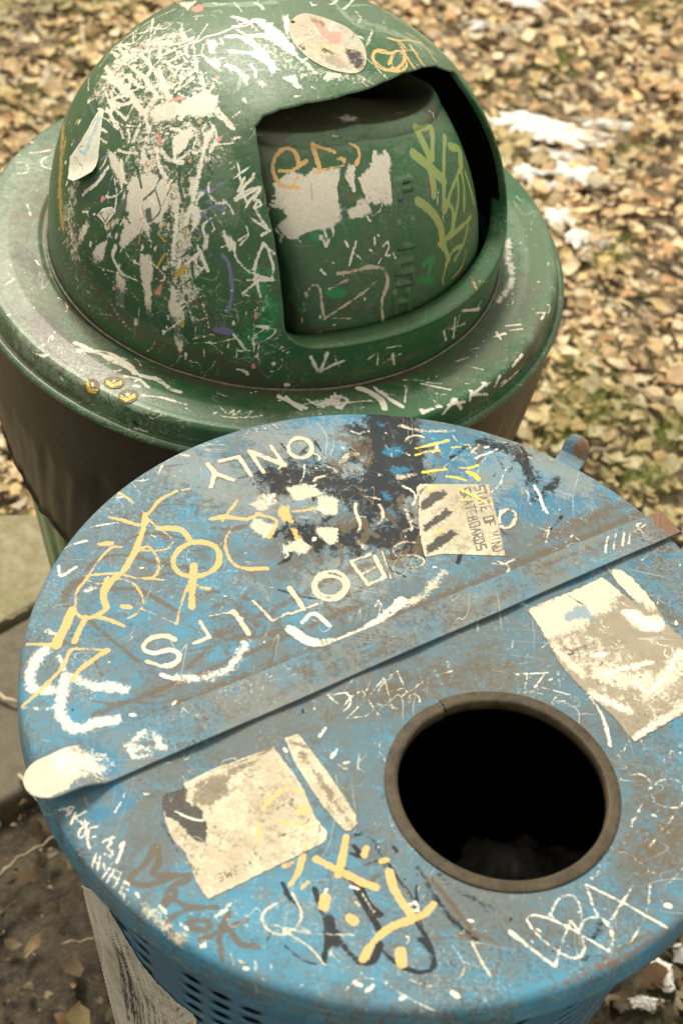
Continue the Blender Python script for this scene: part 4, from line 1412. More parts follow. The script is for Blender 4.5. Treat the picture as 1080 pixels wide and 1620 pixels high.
M5(S, '''
P dgreen 1 .9 | 160,470 200,440 225,480 230,560 210,600 180,560
P dgreen 1 .9 | 120,840 210,760 260,760 305,870 250,909 160,909
P white 1 .84 | 570,490 600,440 640,430 690,400 745,430 760,460 730,510 680,530 620,520 590,535 565,515
P white 1 .82 | 545,620 590,590 620,560 650,600 620,650 580,700 550,700
P white 1 .85 | 690,600 735,560 748,590 715,640 690,720 665,850 655,909 630,909 650,800 670,700
P pale 1 .82 | 255,670 290,690 330,740 340,800 330,850 300,800 270,750
P pale 1 .84 | 380,800 440,770 470,780 470,820 430,840 400,909 330,909 350,850
P pale 1 .84 | 440,900 500,850 545,870 540,909 440,909
P pale 1 .78 | 400,690 430,640 440,720 400,760
P pale 1 .74 | 540,440 610,470 560,540 460,560 440,500 480,460
S pale 30 .72 | 300,340 360,420 420,500 470,440
S pale 26 .78 | 250,300 300,370 350,430
S pale 24 .80 | 300,370 360,340 340,420 270,450 330,470 380,450
S pale 22 .8 | 370,300 430,360 480,440
S pale 20 .8 | 400,240 440,280 490,350
L pale 14 .80 | 290,380 270,470 340,540 380,460
L pale 12 .8 | 310,420 400,400 330,330
S pale 18 .75 | 260,530 300,555 330,620
S pale 14 .7 | 400,430 420,500 440,580
S pale 20 .7 | 370,640 400,560 410,480
S pale 16 .78 | 500,380 540,390 620,340 660,300
S pale 18 .78 | 500,360 530,430 540,500
S pale 20 .74 | 570,400 610,380 640,350
S pale 10 .8 | 660,320 680,380 720,430 800,560
S pale 22 .8 | 470,190 530,200 600,190 640,170
S pale 16 .8 | 480,260 540,230 640,190
S pale 14 .8 | 500,180 490,250 520,280 600,240
L pale 22 .8 | 585,130 610,185
S pale 12 .8 | 640,180 650,250 660,330
S pale 10 .75 | 290,290 330,250 350,270 310,300 280,295
S pale 12 .7 | 220,300 300,200 380,140
S pale 14 .66 | 250,250 330,180 440,100 560,40
S pale 10 .66 | 300,240 390,150 520,70
S pale 14 .66 | 400,150 470,130 520,100
S pale 16 .7 | 330,200 380,190 440,130
S pale 10 .66 | 440,150 560,90 600,60
S white 12 .84 | 660,190 700,165 760,150 830,120 890,95
S white 26 .84 | 820,75 870,90 880,100
S white 32 .84 | 920,90 1000,130 1070,200
S white 30 .84 | 890,160 980,165 1050,210
S white 24 .84 | 790,165 850,165 910,200 960,240 1000,320
S white 24 .84 | 810,230 900,240 960,270 1005,305
S white 9 .84 | 890,95 930,140
S white 12 .8 | 690,200 680,240 720,270 780,260
P white 1 .82 | 705,180 740,175 755,200 735,230 755,240 720,245 705,215
S white 24 .72 | 790,295 840,315 885,350
P white 1 .8 | 860,340 890,345 885,385 865,370
P white 1 .8 | 920,365 950,360 975,385 950,395
P white 1 .8 | 1040,345 1080,340 1080,370 1050,360
P white 1 .76 | 1030,290 1060,290 1070,310
S pale 16 .8 | 740,490 790,530 825,580
L white 7 .85 | 815,530 855,500
P white 1 .9 | 815,620 850,608 855,618 820,634
S white 12 .8 | 870,440 880,460 860,450
P white 1 .76 | 700,270 740,250 770,290 760,330 720,290
P white 1 .75 | 600,560 640,545 620,580
S white 9 .74 | 640,670 650,640 680,650 660,690 640,680
P red 1 .85 | 740,340 760,335 762,358 745,362
P red 1 .85 | 680,415 705,405 708,430 685,440
L red 18 .76 | 500,465 550,450 600,440
S red 12 .7 | 440,330 470,310
P red 1 .8 | 385,210 412,195 410,215 392,228
S red 9 .74 | 480,590 490,640 480,700 440,750
P red 1 .72 | 470,600 500,605 505,640 480,650
S red 8 .7 | 350,740 360,790 350,820
P red 1 .7 | 640,605 670,600 665,615
S red 8 .7 | 200,400 210,450
S red 10 .7 | 300,820 320,830
L red 14 .8 | 790,160 825,158
L red 14 .8 | 795,225 820,232
S red 7 .7 | 540,330 570,300 590,285
S ochre 8 .8 | 500,320 560,300
S ochre 8 .8 | 380,360 400,345 410,335
S ochre 10 .85 | 470,690 490,740 505,775
P ochre 1 .8 | 670,565 690,562 690,580 672,578
P ochre 1 .8 | 535,530 548,530 545,560 532,550
S violet 20 .85 | 682,862 725,853
S violet 14 .85 | 750,830 770,820
S violet 12 .7 | 700,909 720,905
S violet 10 .6 | 600,700 615,690
P pale 1 .7 | 560,10 600,5 660,0 640,30 620,50
P red 1 .7 | 630,30 690,10 690,50 650,60 630,50
L white 6 .8 | 640,75 690,70
L white 5 .8 | 655,65 655,100
S white 8 .9 | 842,735 850,780 860,830
S white 10 .96 | 840,735 850,780 825,800
L white 10 .96 | 840,790 895,750
S white 10 .96 | 915,780 880,830 840,880
L white 10 .96 | 850,800 880,909
S white 10 .96 | 830,890 900,850 945,845 915,900
S white 6 .85 | 800,740 815,730 830,745 810,760
S ochre 30 .5 | 70,620 60,700 50,780
S lime 14 .6 | 860,20 960,5 1060,15
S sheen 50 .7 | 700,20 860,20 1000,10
P sky 1 .5 | 1000,60 1080,70 1080,100 1030,90
''')
M6(S, '''
P pale 1 .84 | 290,130 320,40 350,0 500,0 520,90 470,200 435,190 420,230 435,290 400,230 360,260 320,300 300,320 295,260 320,200 330,150
P pale 1 .86 | 350,60 300,180 250,240 230,340 200,380 175,370 180,300 240,270 240,190 280,130 320,60
P dgreen 1 .8 | 400,140 430,120 440,190 410,200
S dgreen 12 .8 | 330,60 310,140 340,200
S dgreen 10 .8 | 450,60 470,140 440,180
S dgreen 8 .8 | 380,250 400,190 390,120
S dgreen 14 .8 | 260,250 300,190 320,120
S dgreen 7 .8 | 500,60 480,120
P pale 1 .84 | 380,330 430,330 440,400 430,480 430,560 435,610 405,580 400,500 385,430
P pale 1 .84 | 285,365 298,370 295,420 320,440 320,565 280,545 278,430
P pale 1 .85 | 515,460 545,480 540,530 570,560 575,600 555,640 570,720 550,765 530,700 520,620 500,560
P white 1 .84 | 540,90 552,130 545,250 530,380 515,390 512,330 525,220 530,130
P white 1 .84 | 560,170 600,110 635,120 645,180 620,220 600,240 600,160
P white 1 .8 | 600,240 605,320 585,300
P white 1 .8 | 535,350 560,345 560,380 540,400
P pale 1 .7 | 130,220 160,170 165,220 130,300 95,340 80,320 110,280
P pale 1 .8 | 590,0 630,0 620,60 605,100 590,60
P pale 1 .7 | 450,180 500,160 470,240
P pale 1 .74 | 95,110 110,70 112,110 98,160
S white 8 .8 | 135,320 170,350 220,390 290,410 380,445
S white 12 .9 | 137,148 160,150
S pale 5 .75 | 35,260 50,330 90,420
S pale 5 .75 | 80,240 70,330 110,420
S pale 5 .75 | 110,300 140,400 155,460
S pale 4 .75 | 130,320 150,400 180,470
S pale 4 .7 | 210,410 240,500 290,600
S pale 5 .8 | 100,420 150,480 190,520
S white 4 .7 | 210,490 250,530 330,640
S white 4 .7 | 170,300 190,360 230,400
S white 5 .7 | 380,560 375,620 385,670
S white 9 .9 | 415,360 460,390 490,430 470,445 450,435
P red 1 .85 | 432,478 450,480 470,455 485,455 472,490 475,510 450,505
S red 7 .85 | 380,170 385,230 375,290
S red 7 .8 | 480,10 500,20 510,40
P red 1 .8 | 384,360 395,365 395,385 386,382
P red 1 .8 | 530,170 548,170 545,182
S red 6 .75 | 340,5 320,20 300,40
S ochre 14 .85 | 470,215 495,200
S ochre 12 .85 | 460,240 490,275
S ochre 16 .85 | 590,150 582,210 575,260
S ochre 10 .8 | 560,290 565,310
S ochre 12 .85 | 460,380 490,325
S ochre 12 .85 | 495,385 502,350
P ochre 1 .85 | 530,400 570,365 590,370 580,410 550,430 525,425
S ochre 8 .7 | 300,170 310,190
S ochre 10 .7 | 365,290 365,310
S violet 16 .9 | 648,70 690,58
S violet 14 .9 | 650,150 690,130 740,110 735,160
S violet 18 .85 | 650,160 690,190
S violet 12 .7 | 610,230 650,250
S violet 12 .7 | 670,330 680,345
S violet 18 .88 | 735,335 760,370 775,460 770,530 755,580
P violet 1 .86 | 690,640 750,640 790,660 770,680 700,665
S violet 12 .6 | 700,600 750,640
P white 1 .86 | 730,225 745,230 770,260 795,280 780,310 760,320 745,280
S white 10 .96 | 785,285 790,340 830,390 870,415 950,440
S white 10 .96 | 945,438 950,380 920,290 905,280
L white 10 .96 | 905,285 960,330
L white 10 .96 | 905,290 865,395
L white 9 .9 | 880,320 870,400
L white 8 .9 | 890,340 870,410
L white 12 .97 | 840,440 950,440
L white 10 .97 | 875,420 895,515
L white 10 .97 | 890,440 820,495
S white 9 .9 | 830,500 845,510
S white 11 .97 | 740,100 765,125 780,158
L white 14 .97 | 900,250 925,235
S white 9 .95 | 835,210 845,250 810,290
S white 9 .9 | 805,270 840,245
L white 11 .97 | 830,0 800,60 850,20 870,0
S white 11 .97 | 790,100 830,80 900,45 850,100 835,130
S white 11 .97 | 885,100 870,130 900,120 890,100
S white 10 .97 | 870,130 900,180 940,232
L white 10 .97 | 858,178 938,230
S white 9 .9 | 730,300 750,290
L white 5 .9 | 845,335 848,352
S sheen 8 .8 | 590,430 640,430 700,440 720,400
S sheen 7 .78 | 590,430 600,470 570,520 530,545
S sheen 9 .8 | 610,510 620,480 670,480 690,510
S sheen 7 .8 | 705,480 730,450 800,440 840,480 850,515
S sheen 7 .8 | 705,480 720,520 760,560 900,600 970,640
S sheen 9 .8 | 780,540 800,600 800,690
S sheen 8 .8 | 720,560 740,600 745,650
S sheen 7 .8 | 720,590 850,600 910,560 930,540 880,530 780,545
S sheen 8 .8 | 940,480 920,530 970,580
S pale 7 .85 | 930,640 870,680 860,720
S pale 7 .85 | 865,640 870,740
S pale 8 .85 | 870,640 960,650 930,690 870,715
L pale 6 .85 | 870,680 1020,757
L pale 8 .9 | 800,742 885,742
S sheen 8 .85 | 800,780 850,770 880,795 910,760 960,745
L white 7 .9 | 535,545 605,525
L white 7 .9 | 600,530 500,610
L white 6 .9 | 580,530 610,620
S white 6 .85 | 590,560 620,610 670,600
L white 8 .9 | 650,540 680,650
L white 7 .9 | 495,660 560,610
L white 5 .85 | 500,590 560,700
L white 5 .85 | 555,670 590,710
L white 5 .85 | 620,640 615,690
L white 7 .9 | 610,690 660,680
S white 6 .85 | 610,710 680,710 740,760
L white 7 .9 | 690,712 780,692
L white 12 .95 | 782,672 835,740
L white 6 .9 | 795,735 795,770
L white 14 .9 | 795,820 840,835
L white 20 .97 | 905,640 925,642
L white 16 .95 | 955,795 952,800
L white 10 .9 | 680,705 690,712
S white 4 .6 | 740,780 760,770 790,770
S white 8 .9 | 910,555 908,572
''')
K4(S, '''
S white 14 .84 | 232,340 260,390 285,330
S white 12 .8 | 262,392 300,370 340,355
L white 8 .7 | 310,340 325,375
S white 8 .8 | 420,350 450,330 450,370
L white 10 .8 | 480,312 525,305
L white 12 .84 | 500,330 505,365
L white 7 .8 | 470,360 540,325
L white 10 .9 | 668,255 675,288
L white 10 .9 | 705,215 700,278
L white 8 .9 | 690,250 738,232
L white 7 .8 | 720,205 710,245
L white 12 .9 | 730,190 785,185
L white 8 .9 | 775,190 790,160
S ochre 8 .7 | 735,110 780,95 815,95
S ochre 8 .7 | 760,80 775,120
L white 10 .9 | 5,385 25,400
L white 14 .95 | 150,433 158,434
''')
G_(S, '''
P white 1 .82 | 0,140 60,125 170,200 230,250 260,300 300,330 270,360 240,390 200,330 100,240
P white 1 .82 | 0,240 100,235 220,260 300,340 330,410 250,390 200,340 120,290 0,260
P white 1 .8 | 0,340 60,370 160,440 155,530 130,530 110,480 60,430 0,400
P white 1 .82 | 205,110 250,100 270,180 255,290 230,230
P white 1 .84 | 340,415 390,430 440,500 470,520 430,540 410,500 370,460
P white 1 .82 | 205,560 250,540 310,530 320,580 355,630 320,635 270,590
P white 1 .86 | 330,530 390,518 390,540 335,555
P white 1 .82 | 500,560 540,510 640,530 630,550 550,570
P white 1 .8 | 15,575 60,570 105,600 90,620 40,605
L white 8 .85 | 285,685 320,680
L white 10 .8 | 420,622 440,630
S white 8 .8 | 210,470 240,485
L white 9 .85 | 740,535 835,640
L white 6 .8 | 760,540 910,630
L white 6 .8 | 800,600 830,570
L white 12 .8 | 850,230 810,330
P white 1 .75 | 720,240 800,270 790,290 740,270
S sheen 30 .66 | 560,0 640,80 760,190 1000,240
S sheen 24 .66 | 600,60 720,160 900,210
S pale 10 .66 | 640,60 760,120
S pale 30 .6 | 730,80 770,130 750,170
S cream 22 .92 | 1000,480 950,500 880,470 850,410 870,360
S cream 22 .92 | 870,360 960,380 1040,360 1078,400 1060,460 1020,490
L cream 22 .9 | 980,450 990,400
S cream 20 .86 | 960,270 1040,290 1080,340
''')
T((500, 0), 3.375)(S, '''
S cream 16 .9 | 330,265 370,270 400,290 450,270 480,330 470,370 410,380 340,350 300,300 330,265
S cream 15 .9 | 410,280 395,320 385,345
S cream 14 .86 | 390,205 430,215 500,215 560,230
S cream 14 .84 | 430,215 460,260 500,330 535,380
S cream 14 .84 | 500,240 560,330 610,400
S cream 13 .84 | 480,175 540,210 590,260 640,330
S cream 12 .8 | 460,270 520,270 560,300
L white 7 .9 | 540,340 545,355
L white 7 .9 | 530,375 535,385
L white 6 .9 | 515,262 525,270
L white 6 .85 | 590,300 605,320
P white 1 .84 | 30,420 60,380 130,400 120,415 60,430
L white 10 .8 | 265,250 300,160
L white 7 .85 | 215,400 290,480
L white 6 .8 | 240,420 350,470
L white 7 .8 | 360,405 380,400
''')
rnd_marks(S, 90, (140, 60, 340, 240), ['white', 'pale', 'white'], (1.5, 6), (10, 46), 60, 45, (.7, .95))
rnd_marks(S, 70, (180, 20, 330, 130), ['pale', 'white', 'sheen'], (1.5, 4), (10, 50), 130, 30, (.65, .9))
rnd_marks(S, 60, (160, 230, 340, 420), ['white', 'pale', 'dgreen'], (1.5, 8), (10, 60), 95, 22, (.65, .95))
rnd_marks(S, 45, (90, 300, 200, 520), ['pale', 'sheen', 'white'], (1, 2.2), (20, 70), 75, 16, (.6, .9))
rnd_marks(S, 40, (330, 0, 560, 110), ['white', 'sheen'], (2, 7), (8, 40), 35, 40, (.65, .9))
rnd_marks(S, 60, (230, 420, 460, 590), ['white', 'sheen', 'pale'], (1, 2.4), (8, 40), 40, 60, (.6, .9))
rnd_marks(S, 14, (150, 60, 330, 400), ['red', 'ochre', 'violet'], (2, 5), (6, 22), 90, 50, (.7, .95))
rnd_marks(S, 30, (560, 0, 760, 110), ['sheen', 'pale'], (1, 2.4), (10, 60), 40, 20, (.55, .8))
rnd_marks(S, 40, (400, 60, 700, 180), ['dirt_shade', 'fade_sheen', 'white'], (1, 2.2), (6, 40), 10, 60, (.5, .75))
for k in range(300):   # chips of paint and old stickers, thick on the left flank
    az = R(RNG.uniform(-115, 8)); zz = RNG.uniform(.02, .24); r1 = float(dome_r(zz))
    c = np.array([DX + r1 * math.sin(az), DY - r1 * math.cos(az), DZ + zz])
    ix = S.near(c - .006, c + .006)
    if len(ix):
        q = RNG.uniform(.1, 1.2) ** 2 * .0014; dd = S.P[ix] - c
        S.put(random.choice(['white', 'pale', 'pale', 'pale', 'red', 'ochre', 'dgreen', 'dirt_shade']), ix, np.clip(.85 + (q - np.sqrt(dd[:, 0] ** 2 + dd[:, 1] ** 2 + (dd[:, 2] * RNG.uniform(.3, .9)) ** 2)) / .0011, 0, .9))
S.done(); DOMES = S
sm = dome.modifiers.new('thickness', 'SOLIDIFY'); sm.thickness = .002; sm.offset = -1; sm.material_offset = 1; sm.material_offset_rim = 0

# flap: an inner curved door with a level dirty top
SC = .895
sec = []
for k in range(150): sec.append(('f', .004 + (.196 - .004) * k / 149))
for k in range(1, 14): sec.append(('c', k / 13))
for k in range(1, 60): sec.append(('t', k / 59))
us = list(np.linspace(-.1155, .1075, 190))
rows = []
for k in range(14, 0, -1): rows.append(('s', -1, k))
for u_ in us: rows.append(('m', u_, 0))
for k in range(1, 15): rows.append(('s', 1, k))
V = []
for kind, u_, k in rows:
    if kind == 'm': e1, bk = u_, 0.
    else:
        if k <= 8: ph = k / 8 * math.pi / 2; e1 = us[0 if u_ < 0 else -1] + u_ * .014 * math.sin(ph); bk = .014 * (1 - math.cos(ph))
        else: e1 = us[0 if u_ < 0 else -1] + u_ * (.014 - .0004 * (k - 8)); bk = .014 + (k - 8) * .012
    for kd, t_ in sec:
        zt = .203 - .17 * max(0, e1 + .02); fs = zt / .196
        def fd(z1):
            rr1 = float(dome_r(z1, SC)); return math.sqrt(max(1e-6, rr1 * rr1 - min(abs(e1), .1275) ** 2))
        if kd == 'f': d1, z1 = fd(t_ * fs), t_ * fs
        else:
            dt = fd(zt); cr = .012
            if kd == 'c':
                ph = t_ * R(62); d1 = dt - cr * (1 - math.cos(ph)) * 1.1 - .004 * t_; z1 = zt + cr * .9 * math.sin(ph)
            else:
                ph = R(62); d0 = dt - cr * (1 - math.cos(ph)) * 1.1 - .004; z0 = zt + cr * .9 * math.sin(ph)
                d1 = d0 - .085 * t_; z1 = z0 + .003 * math.sin(t_ * 2.2) - .06 * max(0, t_ - .82) - t_ * (.012 + .42 * max(0, e1 - .01)) - .002 * math.sin(t_ * 6.0) + .002 * math.sin(e1 * 40) * t_
        d1 -= bk; z1 -= bk * .0
        d1 = max(d1, -.01)
        lim = float(dome_r(z1 + .004)) * .955; rr1 = math.hypot(e1, d1)
        if rr1 > lim: e1_ = e1 * lim / rr1; d1 = d1 * lim / rr1
        else: e1_ = e1
        p = np.array([DX, DY]) + Ev * e1_ + Dv * d1
        V.append((p[0], p[1], DZ + z1))
flap = new_obj('flap', V, grid_faces(len(rows), len(sec)), m_flap, dome)
S = Surf(flap)
topz = np.tile(np.array([{'f': 0, 'c': .35, 't': .93}[q[0]] for q in sec], dtype=np.float32), len(rows))
S.put('dirt_shade', np.arange(len(S.P)), topz)
# embossed word
for ch, (x0, y0, x1, y1) in zip('PUSH', [(628, 285, 646, 313), (628, 352, 650, 390), (626, 414, 648, 448), (622, 462, 642, 492)]):
    for s_ in FONT[ch]:
        P = [tuple(map(float, q.split(','))) for q in s_.split()]
        S.stroke('emboss', 5, [(x0 + (x1 - x0) * a + 2 * (1 - b), y1 - (y1 - y0) * b - 4 * a) for a, b in P], 1, curve=False, soft=.9)
PU = list(zip('PUSH', [(628, 285, 646, 313), (628, 352, 650, 390), (626, 414, 648, 448), (622, 462, 642, 492)]))
for ch, (x0, y0, x1, y1) in PU:
    for s_ in FONT[ch]:
        P = [tuple(map(float, q.split(','))) for q in s_.split()]
        S.stroke('dirt_shade', 2.6, [(x0 + (x1 - x0) * a + 2 * (1 - b) + 2.6, y1 - (y1 - y0) * b - 4 * a + 2.2) for a, b in P], .9, curve=False)  # dark offset copy paints the shade beside the raised letters
em = S.f.pop('emboss'); cc = coords(flap); ro = cc[:, :2] - [DX, DY]; ro /= np.linalg.norm(ro, axis=1)[:, None] + 1e-9
base_ = np.array(parent_world(flap)); loc = cc - base_; loc[:, :2] += ro * (em * .0042)[:, None]
flap.data.vertices.foreach_set('co', loc.astype(np.float32).ravel()); flap.data.update(); S.P = coords(flap)
M4(S, '''
B dirt 150 .80 | 60,190 300,110 600,60 800,60
B dirt 90 .86 | 200,150 400,110 640,90
B brown 50 .62 | 350,100 450,130 500,120
P pale 1 .62 | 375,110 420,90 480,110 460,135 400,130
B brown 26 .6 | 280,150 340,155
S pale 4 .7 | 560,110 590,120 600,130
S white 6 .7 | 600,100 640,95 660,85
S white 5 .7 | 640,110 700,75 740,70
S white 7 .85 | 785,78 800,85 805,105
B fade 110 1.0 | 60,250 300,210 600,170 880,110
B sheen 50 .62 | 80,225 300,195 600,150 860,90
B fade 100 .56 | 640,240 760,200 880,200
B dirt 70 .62 | 30,260 60,400 90,600
B grime 60 .56 | 40,300 80,260
B dirt 90 .62 | 140,900 250,1040 420,1070
B dirt 60 .62 | 800,1000 900,880 960,700
B brown 30 .60 | 985,560 960,700 890,860
B dirt 120 .5 | 350,950 600,980 760,940
B bright 44 .74 | 270,630 300,640
B bright 60 .66 | 340,880 400,890
B bright 30 .8 | 760,760 800,730 780,800
B bright 60 .60 | 740,830 800,830
S bright 20 .8 | 490,745 488,790
P pale 1 .78 | 90,400 170,340 230,360 270,330 330,340 390,330 390,380 370,430 390,500 400,560 350,600 300,610 260,590 210,635 170,648 130,620 110,580 150,550 140,520 90,510 100,450
P pale 1 .74 | 420,310 460,320 450,420 430,420 410,370
P pale 1 .82 | 415,520 470,490 520,490 530,530 480,555 430,560
P pale 1 .76 | 470,370 510,330 540,270 610,260 620,300 600,420 600,510 580,490 540,500 510,460
P pale 1 .9 | 110,580 170,600 230,560 300,600 240,620 180,650 130,620
P brown 1 .5 | 390,430 470,440 480,490 420,500
L pale 26 .8 | 350,340 370,470
L pale 24 .8 | 430,320 450,430
L pale 26 .8 | 545,260 540,330
L pale 28 .8 | 590,265 610,480
L pale 26 .8 | 480,380 520,470
L pale 30 .74 | 240,380 250,500
B pale 60 .62 | 180,420 300,470 380,520
B pale 40 .6 | 480,480 560,470 600,440
B pale 44 .62 | 320,570 380,560
B grime 60 .6 | 160,400 260,470 300,520
S cream 20 .95 | 205,420 130,410 90,340 110,270 160,240 195,270 205,310
S cream 18 .92 | 120,345 180,340 240,300
S cream 16 .85 | 200,370 180,410
L cream 20 .95 | 265,222 300,345
L cream 18 .93 | 265,225 365,260
S cream 16 .9 | 380,290 410,290 405,305
S cream 18 .93 | 430,220 465,240 475,280 460,315
S cream 14 .8 | 270,360 300,345 400,320
S tan 12 .7 | 260,400 265,480
L white 12 .93 | 305,785 322,802
L white 10 .93 | 428,770 458,660
L white 9 .93 | 445,705 482,735
L white 9 .93 | 410,655 425,680
L white 9 .93 | 460,655 456,690
S white 9 .93 | 580,680 600,660 605,690 590,720 610,720
L white 8 .9 | 560,755 572,735
L white 8 .9 | 625,710 635,735
L white 8 .9 | 555,628 562,632
L white 8 .9 | 520,695 530,700
L white 9 .85 | 315,655 320,665
L white 8 .8 | 355,750 362,756
L white 9 .8 | 495,905 500,920
L white 6 .8 | 355,1030 370,1028
S white 8 .8 | 355,188 375,188
L white 7 .8 | 825,430 822,495
L white 7 .8 | 845,545 852,570
L white 6 .7 | 680,300 690,320
L white 5 .7 | 700,400 715,402
S lime 44 .84 | 725,150 760,220 790,290
S lime 30 .84 | 720,150 760,155 795,150 800,290
S lime 50 .84 | 715,270 780,320 850,385
S lime 26 .86 | 855,190 850,300 850,400 850,530
S lime 34 .84 | 790,350 805,400 805,455
S lime 40 .84 | 880,235 920,250 925,320
S lime 22 .84 | 925,330 880,440 860,520
S lime 22 .84 | 925,330 940,420 940,520
S lime 22 .84 | 945,350 970,430 985,490
S lime 20 .84 | 910,360 915,460 900,560
S lime 42 .84 | 735,480 790,520 830,580 850,680
S lime 30 .84 | 860,480 890,520 890,600 870,640
S lime 24 .84 | 850,650 910,610 970,550
S lime 22 .84 | 860,760 890,700 925,680
S lime 26 .84 | 830,670 860,700 870,740
S lime 18 .84 | 960,570 940,660 900,740
S ochre 14 .8 | 790,380 800,440
S ochre 16 .8 | 810,540 835,600 840,660
S ochre 12 .85 | 860,770 845,830 850,850
S ochre 12 .85 | 950,700 930,770 890,820
S tan 16 .66 | 225,1020 240,900 270,850 300,870 310,950 320,1010
S tan 18 .66 | 320,1000 400,950 500,880 540,840
S tan 22 .68 | 380,800 450,790 540,770 590,790 600,850 575,920 580,1010
S tan 18 .62 | 340,870 380,850 420,830
S tan 14 .6 | 350,1000 440,1000
P pale 1 .66 | 290,985 315,985 315,1015 295,1010
P pale 1 .66 | 290,1055 308,1055 305,1080 290,1075
P pale 1 .7 | 395,795 410,800 408,830 396,815
''')  # wide pale stroke paints light onto the upper front, under the hood's shadow
rnd_marks(S, 34, (430, 280, 620, 380), ['fade_sheen', 'pale', 'pale'], (1.5, 6), (8, 34), 85, 25, (.65, .9))
rnd_marks(S, 50, (430, 220, 730, 520), ['white', 'dirt_shade', 'brown', 'fade_sheen'], (1, 2.2), (4, 26), 60, 60, (.5, .8))
S.done()
sm = flap.modifiers.new('thickness', 'SOLIDIFY'); sm.thickness = .002; sm.offset = 1

# brim
prof = densify([(.238, DZ - .004), (.2490, DZ - .0035), (.2530, DZ - .001), (.285, DZ + .0005), (.306, DZ - .0015)], .0015)
prof += arc(.3105, DZ - .0085, .0075, 75, 12, 8)
prof += densify([(.3185, DZ - .010), (.3215, DZ - .0255)], .0016)
prof += arc(.3250, DZ - .0290, .0046, 130, -60, 12)
prof += [(.322, DZ - .034), (.312, DZ - .033), (.30, DZ - .030)]
V, F = revolve(GX, GY, prof, 1250)
aa = np.arctan2(V[:, 1] - GY, V[:, 0] - GX)
V[:, 2] += .0010 * np.sin(aa * 3 + .5) + .0006 * np.sin(aa * 8)
brim = new_obj('brim', V, F, m_brim, green)
S = Surf(brim); BRIMS = S
FULL(S, '''
B fade 170 .74 | 40,270 20,380 70,500 150,600
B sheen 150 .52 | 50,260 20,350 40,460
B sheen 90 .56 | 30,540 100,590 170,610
B grime 130 .72 | 60,300 30,400 60,500
B grime 60 .70 | 50,500 100,560 160,590
B dirt 70 .70 | 60,510 110,560 190,600
B dirt 40 .66 | 30,400 70,440
B brown 30 .62 | 60,310 90,340 30,340
B fade 80 .80 | 830,340 855,420 840,520
B grime 60 .70 | 830,450 800,530 720,590
B fade 60 .66 | 840,350 860,440
B dirt 26 .66 | 95,470 180,560 300,600 470,622 620,600 740,550 800,470
B dirt 20 .7 | 0,530 60,590 140,640
B dirt 22 .72 | 860,500 840,550 800,600
B fade 60 .56 | 500,640 640,620 740,590
B dirt 18 .6 | 720,650 790,610 850,540
''')  # pale green at the sides: weathering with sky glare painted in
Z5(S, '''
P rust 1 .7 | 170,245 220,238 265,245 260,265 180,262
S white 9 .8 | 130,270 180,268 245,255
S white 10 .74 | 240,280 200,300 195,330 240,345
S white 10 .7 | 60,320 110,315 135,340 120,365 80,365
L white 6 .7 | 120,230 165,295
S white 5 .6 | 160,160 220,150 300,130
S brown 10 .66 | 0,440 60,440 100,400
S brown 10 .64 | 130,530 180,555 215,560
S dirt 16 .66 | 150,740 180,800 190,850
S dirt 20 .6 | 40,700 90,690 140,740
S pale 30 .62 | 370,1190 450,1200 520,1240 589,1260
S pale 16 .7 | 380,1160 430,1185 500,1200 560,1225 589,1230
S white 10 .8 | 170,1210 210,1220
L white 8 .8 | 150,1225 165,1228
L white 16 .95 | 285,1320 292,1324
L white 10 .9 | 230,1295 234,1298
S sheen 50 .7 | 100,1080 260,1190 400,1290
S sheen 30 .6 | 250,1130 350,1220 440,1300
''')
K3(S, '''
S pale 20 .72 | 240,325 320,360 400,390 430,420
S pale 18 .74 | 400,400 450,430 500,440 540,470 570,480
S pale 14 .8 | 395,430 440,440 470,465
S pale 10 .74 | 450,490 520,500 590,520
S white 14 .85 | 425,460 440,462
L white 14 .85 | 430,445 445,440
L white 6 .85 | 450,497 460,494
S sheen 30 .6 | 200,380 300,430 420,520 520,550
S white 4 .85 | 665,530 700,525 690,545 670,550
S white 4 .85 | 700,530 720,550 740,535 735,555 760,540
S white 5 .85 | 760,550 800,540 780,560 830,555
S white 4 .85 | 670,540 720,560 800,560
S white 9 .88 | 880,490 920,515 960,530
S white 14 .86 | 905,495 930,520
L white 7 .85 | 960,520 1080,490
L white 8 .85 | 1020,530 1060,490
P white 1 .84 | 990,515 1040,500 1080,500 1080,525 1000,530
S char 14 .85 | 425,575 435,585
S pale 8 .8 | 425,595 465,605
''')
